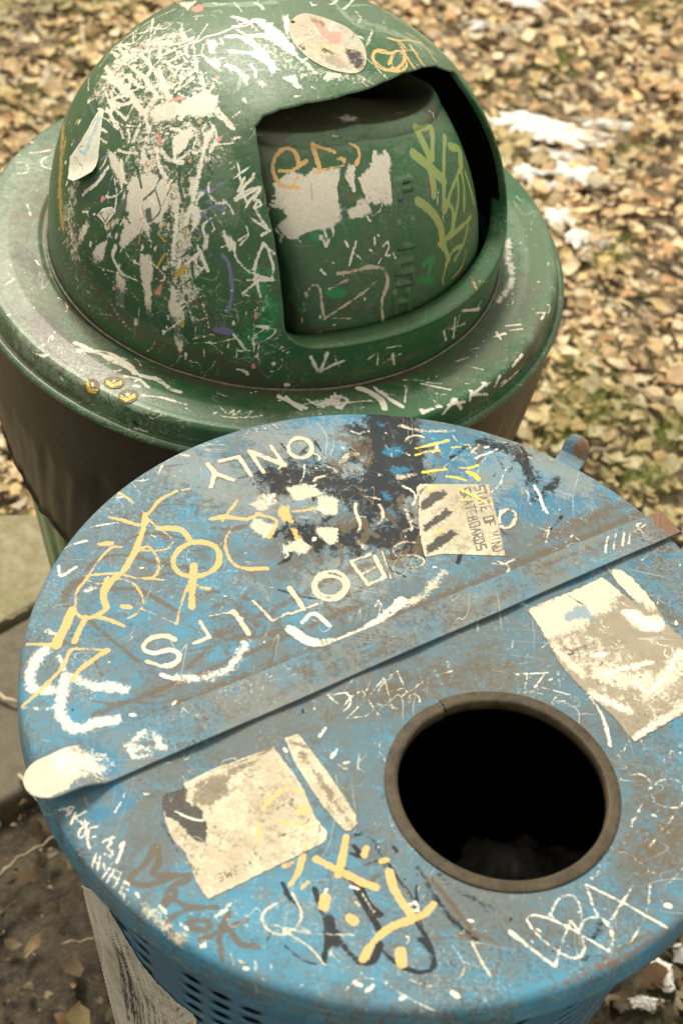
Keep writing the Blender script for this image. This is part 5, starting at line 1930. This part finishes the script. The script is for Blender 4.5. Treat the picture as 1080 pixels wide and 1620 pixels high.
K4(S, '''
S white 12 .88 | 125,475 160,490 200,515
S white 16 .84 | 150,480 190,500 215,510
S white 7 .84 | 220,480 250,500 290,495
L white 12 .85 | 310,460 320,510
S white 14 .82 | 300,470 350,480 330,510
L white 8 .85 | 260,500 430,485
S white 22 .85 | 385,445 420,455 460,480 475,510
L white 14 .86 | 440,440 460,460
S white 18 .86 | 460,455 490,480 530,505
L white 8 .86 | 545,450 540,490
L white 10 .84 | 595,430 690,450
L white 8 .8 | 610,425 660,430
S sheen 5 .8 | 565,460 590,450 600,465 570,470
L white 5 .8 | 535,418 600,420
L white 10 .95 | 590,515 660,505
L white 10 .95 | 665,495 600,528
L white 11 .95 | 665,530 710,475
L white 11 .95 | 700,475 725,510
L white 8 .95 | 680,500 735,490
L white 11 .95 | 760,455 752,485
L white 11 .95 | 805,430 765,465
L white 10 .95 | 765,465 812,465
L white 11 .95 | 852,405 835,440
L white 7 .9 | 855,440 915,385
L white 12 .95 | 895,372 925,335
L white 9 .9 | 855,430 870,420
L white 10 .85 | 835,275 870,265
L white 7 .8 | 840,260 855,285
L white 6 .8 | 870,240 920,235
L white 6 .8 | 880,255 925,250
L white 5 .7 | 700,360 760,340
L white 5 .7 | 750,320 790,310
L white 4 .7 | 740,370 800,385
S sheen 5 .7 | 790,360 820,345 820,370
S pale 6 .7 | 970,200 1000,190 990,220
''')
Z6(S, '''
B pale 60 .62 | 400,310 400,420 420,520
B pale 50 .66 | 420,540 400,600 340,680
S char 4 .85 | 415,300 450,390 470,490 460,560 430,630 350,690
S lime 18 .66 | 430,70 490,150 540,140
S pale 14 .6 | 450,40 500,100
L white 6 .8 | 480,370 520,375
L white 8 .7 | 540,600 560,610
S pale 14 .66 | 640,700 655,720 640,760
P char 1 1.1 | 505,1050 540,1005 550,1000 545,1020 510,1060
P char 1 1.1 | 462,1110 470,1095 480,1108
L lime 8 .6 | 400,270 415,280
''')
rnd_marks(S, 50, (0, 250, 110, 560), ['brown', 'white', 'dirt_shade'], (1.5, 5), (6, 34), 20, 60, (.5, .8))
rnd_marks(S, 50, (60, 560, 480, 680), ['pale', 'white', 'dirt_shade'], (1, 3), (5, 34), 20, 20, (.5, .85))
rnd_marks(S, 40, (480, 590, 860, 660), ['pale', 'white', 'dirt_shade'], (1, 2.4), (5, 30), -20, 20, (.5, .85))
rnd_marks(S, 30, (800, 330, 870, 560), ['pale', 'white', 'brown'], (1, 2.4), (5, 24), 80, 30, (.5, .8))
for k in range(160):
    az = R(RNG.uniform(-120, 110)); r1 = RNG.uniform(.255, .318)
    c = np.array([GX + r1 * math.sin(az), GY - r1 * math.cos(az), DZ])
    ix = S.near(c - .005, c + .005)
    if len(ix):
        q = RNG.uniform(.1, 1.0) ** 2 * .001
        S.put(random.choice(['white', 'white', 'pale', 'dirt_shade', 'brown']), ix, np.clip(.85 + (q - np.hypot(S.P[ix, 0] - c[0], S.P[ix, 1] - c[1])) / .0011, 0, .9))
S.done()
# bead of sealant where dome meets brim
m_bead = simple('dirty_seam', (.10, .08, .055), (.25, .22, .16), 120, .7, .5)
pts = [(DX + .2482 * math.cos(a), DY + .2482 * math.sin(a), DZ - .0002 + .0003 * math.sin(a * 17)) for a in np.linspace(0, 2 * math.pi, 260, endpoint=False)]
V, F = tube(pts, .0014, 6, True); new_obj('seam_bead', V, F, m_bead, green)
# hardware: rivet clips at the edge of the brim
m_metal = simple('worn_metal', (.35, .30, .22), (.2, .15, .1), 80, .5, .3)

# stickers on dome and brim
m_oval = painted('oval_sticker', (.62, .56, .42), (.50, .43, .31), ['grime', 'brown', 'tan', 'red', 'ochre', 'smoke', 'violet', 'char', 'ink', 'yellow', 'white'], rough=.5, scratch=.4, speck=.4, film=.3, filmcol=(.34, .26, .17))
m_one = painted('number_sticker', (.74, .74, .62), (.68, .68, .56), ['grime', 'sky', 'ink', 'red', 'white', 'dgreen'], rough=.5, scratch=.2, speck=.2, film=.15)
ovc = [(457 + 0, 47), (460, 35), (469, 26), (482, 22), (500, 25), (521, 32), (545, 42), (562, 55), (574, 70), (579, 86), (578, 102), (572, 112), (560, 117), (540, 115), (518, 109), (498, 99), (480, 86), (466, 71), (459, 58)]
oval = sticker('oval_sticker', DOMES, [tuple(p) for p in smooth_path(ovc + [ovc[0]], 3)[:-1]], m_oval, dome, lift=.0007, step=1.2, seed=11, label='faded oval picture sticker with small yellow lettering')
S = Surf(oval)
G_(S, '''
P brown 1 .74 | 385,110 520,145 500,230 440,180
P red 1 .62 | 430,140 560,200 640,220 640,300 590,340 480,290
P tan 1 .7 | 480,300 560,330 600,360 500,360
S white 14 .74 | 430,180 470,240 540,300 580,320
S white 10 .7 | 520,200 560,180 600,200
P smoke 1 .9 | 560,160 640,180 730,230 780,300 780,330 700,310 650,330 620,240
P char 1 .60 | 640,350 700,330 800,380 800,460 740,510 680,460
B grime 60 .8 | 700,380 770,420 760,490
P grime 1 .74 | 470,380 560,380 640,430 720,500 600,490 500,430
P violet 1 .7 | 370,370 440,400 430,420 390,400
P red 1 .7 | 430,420 500,440 510,470 460,450
P char 1 .66 | 305,315 360,320 400,350 350,370
P char 1 .64 | 480,320 560,350 640,400 480,380
L ink 8 .85 | 288,185 360,180 410,205 432,252 330,240 288,185
L ink 6 .7 | 320,200 400,225
L ink 6 .6 | 320,215 400,240
B brown 30 .6 | 700,480 790,470
S white 8 .6 | 560,400 640,440 700,490
''')
rnd_marks(S, 30, (465, 30, 570, 112), ['brown', 'red', 'grime', 'white', 'smoke'], (1.5, 5), (5, 20), 30, 60, (.55, .85))
write(S, 'SKY', (482, 70), (4.4, .9), (.6, -5.4), 'yellow', 1.5, .9)
write(S, 'NDLE', (511, 75), (4.4, 1.3), (.6, -5.4), 'yellow', 1.5, .9)
write(S, 'BUNDLE', (484, 79), (5.2, 1.3), (.6, -5.4), 'yellow', 1.5, .9)
S.done()
def curlf(px, py):
    k = max(0, (py - 258 + (px - 120) * .3) / 30); return .006 * k * k
one = sticker('peeling_sticker', DOMES, [(160, 170), (165, 178), (161, 200), (158, 235), (155, 262), (152, 272), (140, 281), (126, 288), (113, 284), (110, 268), (112, 248), (124, 232), (136, 212), (148, 190)], m_one, dome, lift=.0006, jitter=.4, step=1.1, curl=curlf, seed=12, label='peeling white sticker with a pale blue numeral and a curled lower edge')
S = Surf(one)
Z5(S, '''
L sky 16 .95 | 458,120 395,270
L sky 14 .95 | 372,262 398,278
L sky 9 .95 | 452,110 470,118
L ink 4 .95 | 476,98 444,175 408,262 400,285 402,300 372,300 355,265 375,240 390,240 440,120 462,98
S ink 5 .9 | 345,290 360,300 370,320 385,335 380,370 350,380
S ink 4 .85 | 355,320 370,335 360,360 375,355 360,345
S ink 4 .85 | 335,320 345,350 340,380
S ink 4 .85 | 350,310 340,300 335,285
S sky 10 .6 | 355,330 365,350
''')
S.done()
frag = sticker('sticker_scrap', DOMES, [(154, 341), (163, 330), (178, 327), (184, 336), (176, 346), (168, 356)], m_one, dome, lift=.0006, jitter=.3, step=1.1, seed=13, label='small white sticker scrap with a black letter')
S = Surf(frag)
T((80, 280), 2.7)(S, '''
L ink 5 .95 | 212,152 235,192 250,160 272,150 268,138 240,155
L ink 5 .95 | 208,160 225,150
''')
S.done()
m_badge = painted('badge_sticker', (.15, .105, .035), (.10, .07, .025), ['yellow', 'white', 'red', 'char'], rough=.5, scratch=.2, speck=.2, film=.1)
for (bx, by, rx, ry, rotb, lb) in [(145, 614, 13, 14, .5, 'leftmost brown badge sticker with a scuffed yellow chevron'), (180.5, 606, 16.5, 9.5, .05, 'brown oval badge sticker with a yellow chevron, nearest the dome'), (202.5, 628, 16, 11, -.1, 'brown oval badge sticker with a yellow chevron, nearest the rim edge')]:
    ol = [(bx + rx * math.cos(a) * math.cos(rotb) - ry * math.sin(a) * math.sin(rotb), by + rx * math.cos(a) * math.sin(rotb) + ry * math.sin(a) * math.cos(rotb)) for a in np.linspace(0, 2 * math.pi, 40, endpoint=False)]
    st_ = sticker('badge_sticker', BRIMS, ol, m_badge, brim, lift=.0006, step=.9, seed=14, label=lb)
    S = Surf(st_)
    tr = lambda x, y: (bx + (x * math.cos(rotb) - y * math.sin(rotb)) * rx / 16, by + (x * math.sin(rotb) + y * math.cos(rotb)) * ry / 10)
    S.stroke('yellow', 3.0, [tr(-11, 0), tr(-3, 6), tr(11, 0)], .95, curve=False)
    S.stroke('yellow', 3.0, [tr(-10, -3), tr(-2, 3), tr(10, -3)], .95, curve=False)
    S.stroke('yellow', 2.0, [tr(-11, -4), tr(-10, 2)], .9, curve=False); S.stroke('yellow', 2.0, [tr(11, -4), tr(10, 2)], .9, curve=False)
    for a in range(5): S.stroke('white', 1.6, [tr(0, -4), tr(4 * math.sin(a * 1.257), -4 - 3.6 * math.cos(a * 1.257))], .95, curve=False)
    S.done()

# body under the brim: fluted green shell
def gr(z): return .215 + .135 * z
NB, ZB = 288, np.linspace(.802, .02, 34); V = []
for i in range(NB):
    a = 2 * math.pi * i / NB
    for z1 in ZB:
        r_ = gr(z1) - .004 * (.5 + .5 * math.cos(a * 36)) ** 3 - (.010 if z1 > .79 else 0)
        V.append((GX + r_ * math.cos(a), GY + r_ * math.sin(a), z1))
body = new_obj('body', V, grid_faces(NB, len(ZB), True)[:, ::-1], m_body, green)
V, F = revolve(GX, GY, [(gr(.04) + .004, .05), (gr(.0) + .010, .0), (gr(0) - .01, 0), (gr(.05) - .008, .05), (gr(.04) + .004, .05)], 96)
new_obj('foot_ring', V, F, m_body, green)
# bag pulled down over the body
gb = revolve(GX, GY, [(gr(.8), .8), (gr(.02), .02)], 300)
gbv = BVHTree.FromPolygons([tuple(p) for p in gb[0]], [tuple(int(i) for i in f) for f in gb[1]])
hem = []
for px, py in [(46, 745), (62, 775), (82, 808), (104, 832), (116, 845)]:
    h = gbv.ray_cast(Vector(CAM), Vector(ray(px, py)))
    if h[0] is not None: hem.append((math.degrees(math.atan2(h[0].x - GX, -(h[0].y - GY))), h[0].z))
print('HEM', hem)
hem = sorted(hem); h0 = hem[0]
ang = [-180, -90] + [h[0] for h in hem] + [0, 60, 110, 180]
zz = [.56, .60] + [h[1] for h in hem] + [.53, .48, .46, .56]
NBg, NR = 420, 70; V = []
for i in range(NBg):
    az = -180 + 360 * i / NBg; ar = R(az); hz = float(np.interp(az, ang, zz)) + .004 * math.sin(ar * 31)
    for j in range(NR):
        t = j / (NR - 1); z1 = .806 - (.806 - hz) * t
        n_ = mn.noise(Vector((math.sin(ar) * 2.2, math.cos(ar) * 2.2, z1 * 2))) * .004 + mn.noise(Vector((math.sin(ar) * 9 + z1 * 3, math.cos(ar) * 9, z1 * 4))) * .0028
        n_ += .0022 * mn.noise(Vector((math.sin(ar - z1 * .7) * 26, math.cos(ar - z1 * .7) * 26, z1 * 3)))
        r_ = gr(z1) + .0065 + n_ + .003 * math.sin(t * 3.14) + (.0035 if j == NR - 2 else 0) - (.004 if j == NR - 1 else 0)
        r_ = min(r_, .322)
        V.append((GX + r_ * math.sin(ar), GY - r_ * math.cos(ar), z1))
bag = new_obj('trash_bag', V, grid_faces(NBg, NR, True), m_bag)
sm = bag.modifiers.new('thickness', 'SOLIDIFY'); sm.thickness = .0008
tag(bag, 'dark brown plastic bag pulled down around the outside of the green bin under its brim', 'trash bag')
# dark floor added under the brim so no light leaks up into the dome
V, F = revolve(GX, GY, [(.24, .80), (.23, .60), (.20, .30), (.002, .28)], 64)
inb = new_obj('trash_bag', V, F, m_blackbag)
tag(inb, 'dark floor added inside the green bin to keep light out of the dome', 'trash bag')

# ================================================================== GROUND
def g(px, py): return on_z(px, py, 0)
t = NT('leaf_mould')
n1, n2, n3 = t.noise(2.2, 6, .65), t.noise(26, 7, .75, .5, off=3), t.noise(140, 4, .7, off=5)
sx = t.n.new('ShaderNodeSeparateXYZ'); t.l.new(t.co, sx.inputs[0]); wet = t.ramp(t.math('ADD', sx.outputs[1], t.math('MULTIPLY', n1, .5)), 1.35, 1.75)
c = t.mix(t.ramp(n2, .35, .62), t.mix(wet, (.022, .017, .011, 1), (.07, .052, .032, 1)), t.mix(wet, (.075, .056, .034, 1), (.28, .21, .12, 1)))
c = t.mix(t.math('MULTIPLY', t.ramp(n3, .5, .7), t.math('ADD', t.math('MULTIPLY', wet, .8), .2)), c, (.26, .19, .11, 1)); c = t.mix(t.math('MULTIPLY', t.ramp(n1, .5, .65), .5), c, (.10, .11, .035, 1))
t.set('Base Color', c); t.set('Roughness', .8); t.bump(t.math('ADD', n2, t.math('MULTIPLY', n3, .5)), .8, .01)
m_soil = t.m
xs = np.concatenate([[-600, -60, -12], np.linspace(-3, 3, 121), [12, 60, 600]]); ys = np.concatenate([[-600, -60, -6], np.linspace(-.5, 6, 131), [14, 60, 600]])
V = []
for x in xs:
    for y in ys:
        V.append((x, y, (.012 * mn.noise(Vector((x * 2.3, y * 2.3, 0))) + .006 * mn.noise(Vector((x * 9, y * 9, 3)))) - .012 if abs(x) < 3 and -.5 < y < 6 else -.012))
soil = new_obj('ground', V, grid_faces(len(xs), len(ys)), m_soil); soil['kind'] = 'structure'

t = NT('paving')
n1, n2, n3 = t.noise(5, 6, .7), t.noise(45, 6, .75, off=3), t.noise(600, 3, .7, off=5)
c = t.mix(t.ramp(n2, .3, .7), (.20, .17, .095, 1), (.34, .30, .19, 1))
c = t.mix(t.math('MULTIPLY', t.ramp(n1, .45, .6), .55), c, (.17, .16, .055, 1))
c = t.mix(t.math('MULTIPLY', t.ramp(n3, .55, .7), .4), c, (.42, .38, .27, 1))
t.set('Base Color', c); t.set('Roughness', .85); t.bump(t.math('ADD', n2, t.math('MULTIPLY', n3, .4)), .6, .003)
m_slab = t.m
t = NT('wet_paving')
n1, n2, n3 = t.noise(6, 6, .7), t.noise(50, 6, .75, off=3), t.noise(600, 3, .7, off=5)
c = t.mix(t.ramp(n2, .3, .7), (.075, .058, .034, 1), (.13, .105, .062, 1))
c = t.mix(t.ramp(n1, .5, .62), c, (.10, .085, .04, 1)); c = t.mix(t.math('MULTIPLY', t.ramp(n3, .6, .72), .3), c, (.22, .19, .13, 1))
t.set('Base Color', c); t.set('Roughness', .6); t.bump(t.math('ADD', n2, t.math('MULTIPLY', n3, .4)), .6, .003)
m_slab2 = t.m
def slab(name, quad, mat, h=.030):
    bm = bmesh.new(); quad = [np.array(q[:2]) for q in quad]
    N = 40; grid = [[None] * (N + 1) for _ in range(N + 1)]
    for i in range(N + 1):
        for j in range(N + 1):
            u_, v_ = i / N, j / N
            p = (1 - u_) * ((1 - v_) * quad[0] + v_ * quad[3]) + u_ * ((1 - v_) * quad[1] + v_ * quad[2])
            ed = min(u_, v_, 1 - u_, 1 - v_)
            jit = .006 * mn.noise(Vector((p[0] * 30, p[1] * 30, 1))) if ed == 0 else 0
            z = h + .0015 * mn.noise(Vector((p[0] * 12, p[1] * 12, 0))) - (.007 if ed == 0 else 0)
            grid[i][j] = bm.verts.new((p[0] + jit, p[1] + jit, z))
    for i in range(N):
        for j in range(N): bm.faces.new((grid[i][j], grid[i + 1][j], grid[i + 1][j + 1], grid[i][j + 1]))
    r_ = bmesh.ops.extrude_edge_only(bm, edges=[e for e in bm.edges if len(e.link_faces) == 1])
    for v in [q for q in r_['geom'] if isinstance(q, bmesh.types.BMVert)]: v.co.z = -.05
    bmesh.ops.recalc_face_normals(bm, faces=bm.faces)
    me = bpy.data.meshes.new(name); bm.to_mesh(me); bm.free()
    for p in me.polygons: p.use_smooth = True
    me.materials.append(mat); o = bpy.data.objects.new(name, me); COL.objects.link(o); o['kind'] = 'structure'
    return o
# two paving slabs; far edge, joint and near edge run parallel
A1, A2 = g(0, 832)[:2], g(110, 832)[:2]; ax = (A2 - A1) / np.linalg.norm(A2 - A1)
J1, J2 = g(0, 1012)[:2], g(48, 985)[:2]; K1, K2 = g(0, 1290)[:2], g(70, 1250)[:2]
jx = (J2 - J1) / np.linalg.norm(J2 - J1)
slab('pavement', [A1 - ax * .9, J1 - jx * .9 + (A1 - J1) * .02, J1 + jx * .75 + (A1 - J1) * .02, A1 + ax * .75], m_slab)
kx = (K2 - K1) / np.linalg.norm(K2 - K1)
slab('pavement', [J1 - jx * .9 - (A1 - J1) * .02, K1 - kx * .9, K1 + kx * .30, J1 + jx * .62 - (A1 - J1) * .02], m_slab2, .024)

# ------------------------------------------------------------------ leaf litter
t = NT('dry_leaf')
tint = t.acol('tint'); n = t.noise(120, 5, .7)
c = t.mix(t.math('MULTIPLY', t.ramp(n, .4, .7), .45), tint, (.10, .065, .035, 1))
t.set('Base Color', c); t.set('Roughness', .55); t.set('Specular IOR Level', .3)
m_leaf = t.m
PAL = np.array([(.62, .47, .26), (.52, .37, .18), (.45, .30, .14), (.70, .58, .38), (.36, .24, .12), (.55, .48, .34), (.42, .20, .08), (.30, .19, .10), (.66, .50, .22), (.24, .16, .09), (.50, .45, .36)]) * 1.35
PAL = PAL * .66 + np.array([.66, .50, .26]) * .34
def leaf_mesh(name, P, size, dark, lab, cat='leaf litter', tiltmax=.42, z0=.004, pal=None):
    n = len(P); NU_, NV_ = 5, 3
    u = np.linspace(0, 1, NU_); w = np.array([.08, .75, 1., .62, .03]); v = np.array([-1, 0, 1.])
    LXY = np.zeros((NU_, NV_, 3)); LXY[:, :, 0] = (u[:, None] - .5); LXY[:, :, 1] = .36 * w[:, None] * v[None, :]
    base = np.repeat(LXY.reshape(1, -1, 3), n, 0)
    wr = RNG.uniform(.35, 1.25, (n, 1)); base[:, :, 1] *= wr
    base += RNG.normal(0, .042, base.shape)            # ragged outline
    c1 = RNG.uniform(-.7, 1.1, (n, 1)); c2 = RNG.uniform(-.6, 1.6, (n, 1))
    base[:, :, 2] += c1 * base[:, :, 0] ** 2 + c2 * base[:, :, 1] ** 2 + RNG.uniform(-.5, .5, (n, 1)) * base[:, :, 0] * base[:, :, 1]
    base *= size[:, None, None]
    yaw = RNG.uniform(0, 2 * np.pi, n); tx = RNG.normal(0, tiltmax * .5, n); ty = RNG.normal(0, tiltmax * .5, n)
    cx, sx, cy, sy, cz, sz = np.cos(tx), np.sin(tx), np.cos(ty), np.sin(ty), np.cos(yaw), np.sin(yaw)
    X, Y, Z = base[:, :, 0], base[:, :, 1], base[:, :, 2]
    Y, Z = Y * cx[:, None] - Z * sx[:, None], Y * sx[:, None] + Z * cx[:, None]
    X, Z = X * cy[:, None] + Z * sy[:, None], -X * sy[:, None] + Z * cy[:, None]
    X, Y = X * cz[:, None] - Y * sz[:, None], X * sz[:, None] + Y * cz[:, None]
    Z = Z - Z.min(1, keepdims=True)
    VV = np.stack([X + P[:, 0:1], Y + P[:, 1:2], Z + P[:, 2:3] + z0], -1).reshape(-1, 3)
    f0 = grid_faces(NU_, NV_); FF = (np.arange(n)[:, None, None] * (NU_ * NV_) + f0[None]).reshape(-1, 4)
    o = new_obj(name, VV, FF, m_leaf)
    pp = PAL if pal is None else pal
    col = pp[RNG.integers(0, len(pp), n)] * RNG.uniform(.75, 1.12, (n, 1)) * dark[:, None]
    gm = np.clip(np.array([mn.noise(Vector((p[0] * 2.6, p[1] * 2.6, 31))) for p in P]) * 2.2 - .4, 0, .45)[:, None]
    col = col * (1 - gm) + np.array([[.30, .30, .10]]) * gm * dark[:, None]
    a = o.data.color_attributes.new('tint', 'FLOAT_COLOR', 'POINT')
    cc_ = np.ones((n, NU_ * NV_, 4), dtype=np.float32); cc_[:, :, :3] = col[:, None, :] * RNG.uniform(.88, 1.1, (n, NU_ * NV_, 1))
    a.data.foreach_set('color', cc_.ravel())
    if lab: tag(o, lab, cat, kind='stuff')
    return o
def pxof(P):
    d = P - CAM; z = d @ fw; return 540 + FPX * (d @ cR) / z, 810 - FPX * (d @ cU) / z
N = 105000
P = np.stack([RNG.uniform(-2.3, 2.3, N), RNG.uniform(1.2, 5.6, N), RNG.uniform(0, .022, N)], 1)
# keep the paving clear: behind the far edge only on the left
side_ = (P[:, 0] - A1[0]) * -ax[1] + (P[:, 1] - A1[1]) * ax[0]
keep = (side_ > .012) | (P[:, 0] > .12)
cl = np.hypot(P[:, 0] - GX, P[:, 1] - GY) > .23
P = P[keep & cl]
den = np.array([mn.noise(Vector((p[0] * 2.1, p[1] * 2.1, 5))) for p in P]); P = P[RNG.uniform(-.75, .6, len(P)) < den + .35]
zn = np.array([mn.noise(Vector((p[0] * 3.1, p[1] * 3.1, 9))) for p in P])
leaf_mesh('leaf_litter', P, .014 + .036 * RNG.uniform(0, 1, len(P)) ** 2.1, np.clip(1.0 + zn * .4, .6, 1.15), 'thick carpet of dry tan and brown fallen leaves behind the bins')
# sparse, darker and larger leaves by the near left corner and to the right
N = 10000
P = np.stack([RNG.uniform(-.9, 1.6, N), RNG.uniform(.3, 1.25, N), RNG.uniform(0, .008, N)], 1)
bx_, by_ = (P[:, 0] - K1[0]) * -kx[1] + (P[:, 1] - K1[1]) * kx[0], 0
P = P[((bx_ < .0) | (P[:, 0] > .1)) & ((RNG.uniform(0, 1, N) < .5) | (P[:, 0] > .2))]
leaf_mesh('wet_leaves', P, (.006 + .044 * RNG.uniform(0, 1, len(P)) ** 3.2), RNG.uniform(.05, .36, len(P)), 'sparse wet brown leaves on dark soil beside the blue bin', tiltmax=1.0)

# ------------------------------------------------------------------ snow remnants
t = NT('old_snow')
n = t.noise(60, 5, .7); t.set('Base Color', t.mix(t.ramp(n, .3, .6), (.72, .70, .62, 1), (.88, .86, .80, 1))); t.set('Roughness', .7); t.bump(n, .5, .01)
t.set('Subsurface Weight', .0); m_snow = t.m
V, F = [], []
for (px, py, rx, ry) in [(835, 212, 62, 13), (880, 225, 70, 16), (960, 212, 50, 8), (905, 293, 50, 15), (828, 290, 24, 17), (882, 262, 40, 7), (825, 14, 40, 9), (880, 360, 24, 14), (910, 390, 22, 12), (945, 400, 16, 8), (1045, 1545, 26, 22), (1070, 1508, 16, 18), (1015, 1590, 26, 12), (760, 55, 24, 6), (870, 312, 26, 7)]:
    c = g(px, py); sx_ = 1.0 * abs(g(px + rx, py)[0] - c[0]); sy_ = .95 * abs(g(px, py - ry)[1] - c[1]) 
    base = len(V); n0, n1_ = 8, 64
    V.append((c[0], c[1], .033 if py < 1000 else .016))
    for i in range(1, n0 + 1):
        for j in range(n1_):
            a = 2 * math.pi * j / n1_; q = i / n0
            k = 1 + (.9 if py < 1000 else .35) * mn.noise(Vector((math.cos(a) * 1.6 + px, math.sin(a) * 1.6 + py, 0))) + (.45 if py < 1000 else .25) * mn.noise(Vector((math.cos(a) * 4 + px, math.sin(a) * 4, 1)))
            V.append((c[0] + sx_ * k * q * math.cos(a), c[1] + sy_ * k * q * math.sin(a), (.023 if py < 1000 else .006) + .010 * (1 - q ** 2) + .004 * mn.noise(Vector((a * 3, q * 4, px)))))
    for j in range(n1_): F.append((base, base + 1 + j, base + 1 + (j + 1) % n1_))
    for i in range(n0 - 1):
        for j in range(n1_):
            o1 = base + 1 + i * n1_
            F.append((o1 + j, o1 + n1_ + j, o1 + n1_ + (j + 1) % n1_, o1 + (j + 1) % n1_))
snow = new_obj('snow', V, F, m_snow); tag(snow, 'thin remnants of melting snow lying among the fallen leaves', 'snow', kind='stuff')

# ------------------------------------------------------------------ grass
m_grass = simple('grass_blade', (.20, .27, .05), (.38, .42, .12), 30, .5, .1)
V, F = [], []
spots = [(925, 590, 60), (960, 655, 50), (870, 640, 60), (120, 90, 60), (60, 180, 60), (150, 30, 60), (800, 165, 80), (980, 250, 70), (1040, 30, 60), (880, 110, 50), (1060, 700, 40), (900, 700, 40), (1010, 770, 40), (20, 520, 30), (960, 410, 50)]
for (px, py, sp_) in spots:
    for k in range(170):
        c = g(px + RNG.normal(0, sp_ * .5), py + RNG.normal(0, sp_ * .28)); h = RNG.uniform(.015, .045); a = RNG.uniform(0, 6.28); ln = RNG.uniform(.3, 1.2)
        w_ = .0012; b = len(V); dx, dy = math.cos(a), math.sin(a)
        for q in (0, .5, 1):
            ww = w_ * (1 - q * .85); ox, oy = dx * h * ln * q * q, dy * h * ln * q * q
            V += [(c[0] + ox - dy * ww, c[1] + oy + dx * ww, .004 + h * q), (c[0] + ox + dy * ww, c[1] + oy - dx * ww, .004 + h * q)]
        F += [(b, b + 1, b + 3, b + 2), (b + 2, b + 3, b + 5, b + 4)]
gr_ = new_obj('grass', V, F, m_grass); tag(gr_, 'scattered short green grass growing up through the leaf litter', 'grass', kind='stuff')

# ------------------------------------------------------------------ twigs that can be told apart
m_twig = simple('twig_bark', (.17, .12, .07), (.34, .27, .18), 60, .8, .5)
m_twig2 = simple('pale_twig_bark', (.45, .38, .26), (.62, .54, .38), 60, .8, .5)
def twig(pts, rad, lab, mat, z=.02):
    P_ = [g(*p) + np.array([0, 0, z + .006 * k % .012]) for k, p in enumerate(smooth_path(pts, 12))]
    P_ = np.array(P_); P_[:, 2] += np.array([.004 * mn.noise(Vector((q[0] * 30, q[1] * 30, 2))) for q in P_])
    rr_ = np.linspace(rad, rad * .45, len(P_)) * (1 + .15 * np.array([mn.noise(Vector((q[0] * 50, q[1] * 50, 2))) for q in P_]))
    V, F = tube(P_, rr_, 8); o = new_obj('twig', V, F, mat); tag(o, lab, 'twig')
twig([(-20, 1108), (10, 1127), (34, 1134)], .0045, 'thick pale stick poking out from behind the left edge of the blue lid', m_twig2, .03)
twig([(-30, 1022), (0, 1008), (20, 1000), (46, 985)], .004, 'dark stick lying in the joint between the paving slabs', m_twig, .03)
twig([(32, 1246), (48, 1268), (60, 1284), (68, 1290)], .0022, 'short straw-coloured stalk leaning below the raised strap tab', m_twig2, .03)
twig([(0, 1402), (30, 1372), (70, 1350), (112, 1322)], .003, 'long curved brown twig crossing the wet leaves left of the blue bin', m_twig, .02)
twig([(100, 1506), (140, 1500), (166, 1494)], .0025, 'thin brown twig pointing at the poster on the basket', m_twig, .02)
twig([(840, 510), (862, 560), (880, 580)], .004, 'thin grey branch among leaves right of the green brim', m_twig, .03) 
twig([(1010, 505), (1030, 550), (1052, 575)], .0045, 'dark bent branch near the right edge among grassy leaves', m_twig, .03)
twig([(980, 628), (1040, 650), (1100, 662)], .0035, 'long thin pale branch lying low among leaves at the right edge', m_twig2, .03)
twig([(915, 738), (950, 732), (985, 728)], .0055, 'short thick dark stick just behind the hasp of the blue lid', m_twig, .03)
twig([(-10, 112), (40, 96), (95, 84), (130, 70)], .004, 'long slim branch among the leaves at the upper left', m_twig, .03)
twig([(130, 60), (133, 90), (142, 120)], .0035, 'short pale branch standing in the leaves beside the dome', m_twig2, .03)
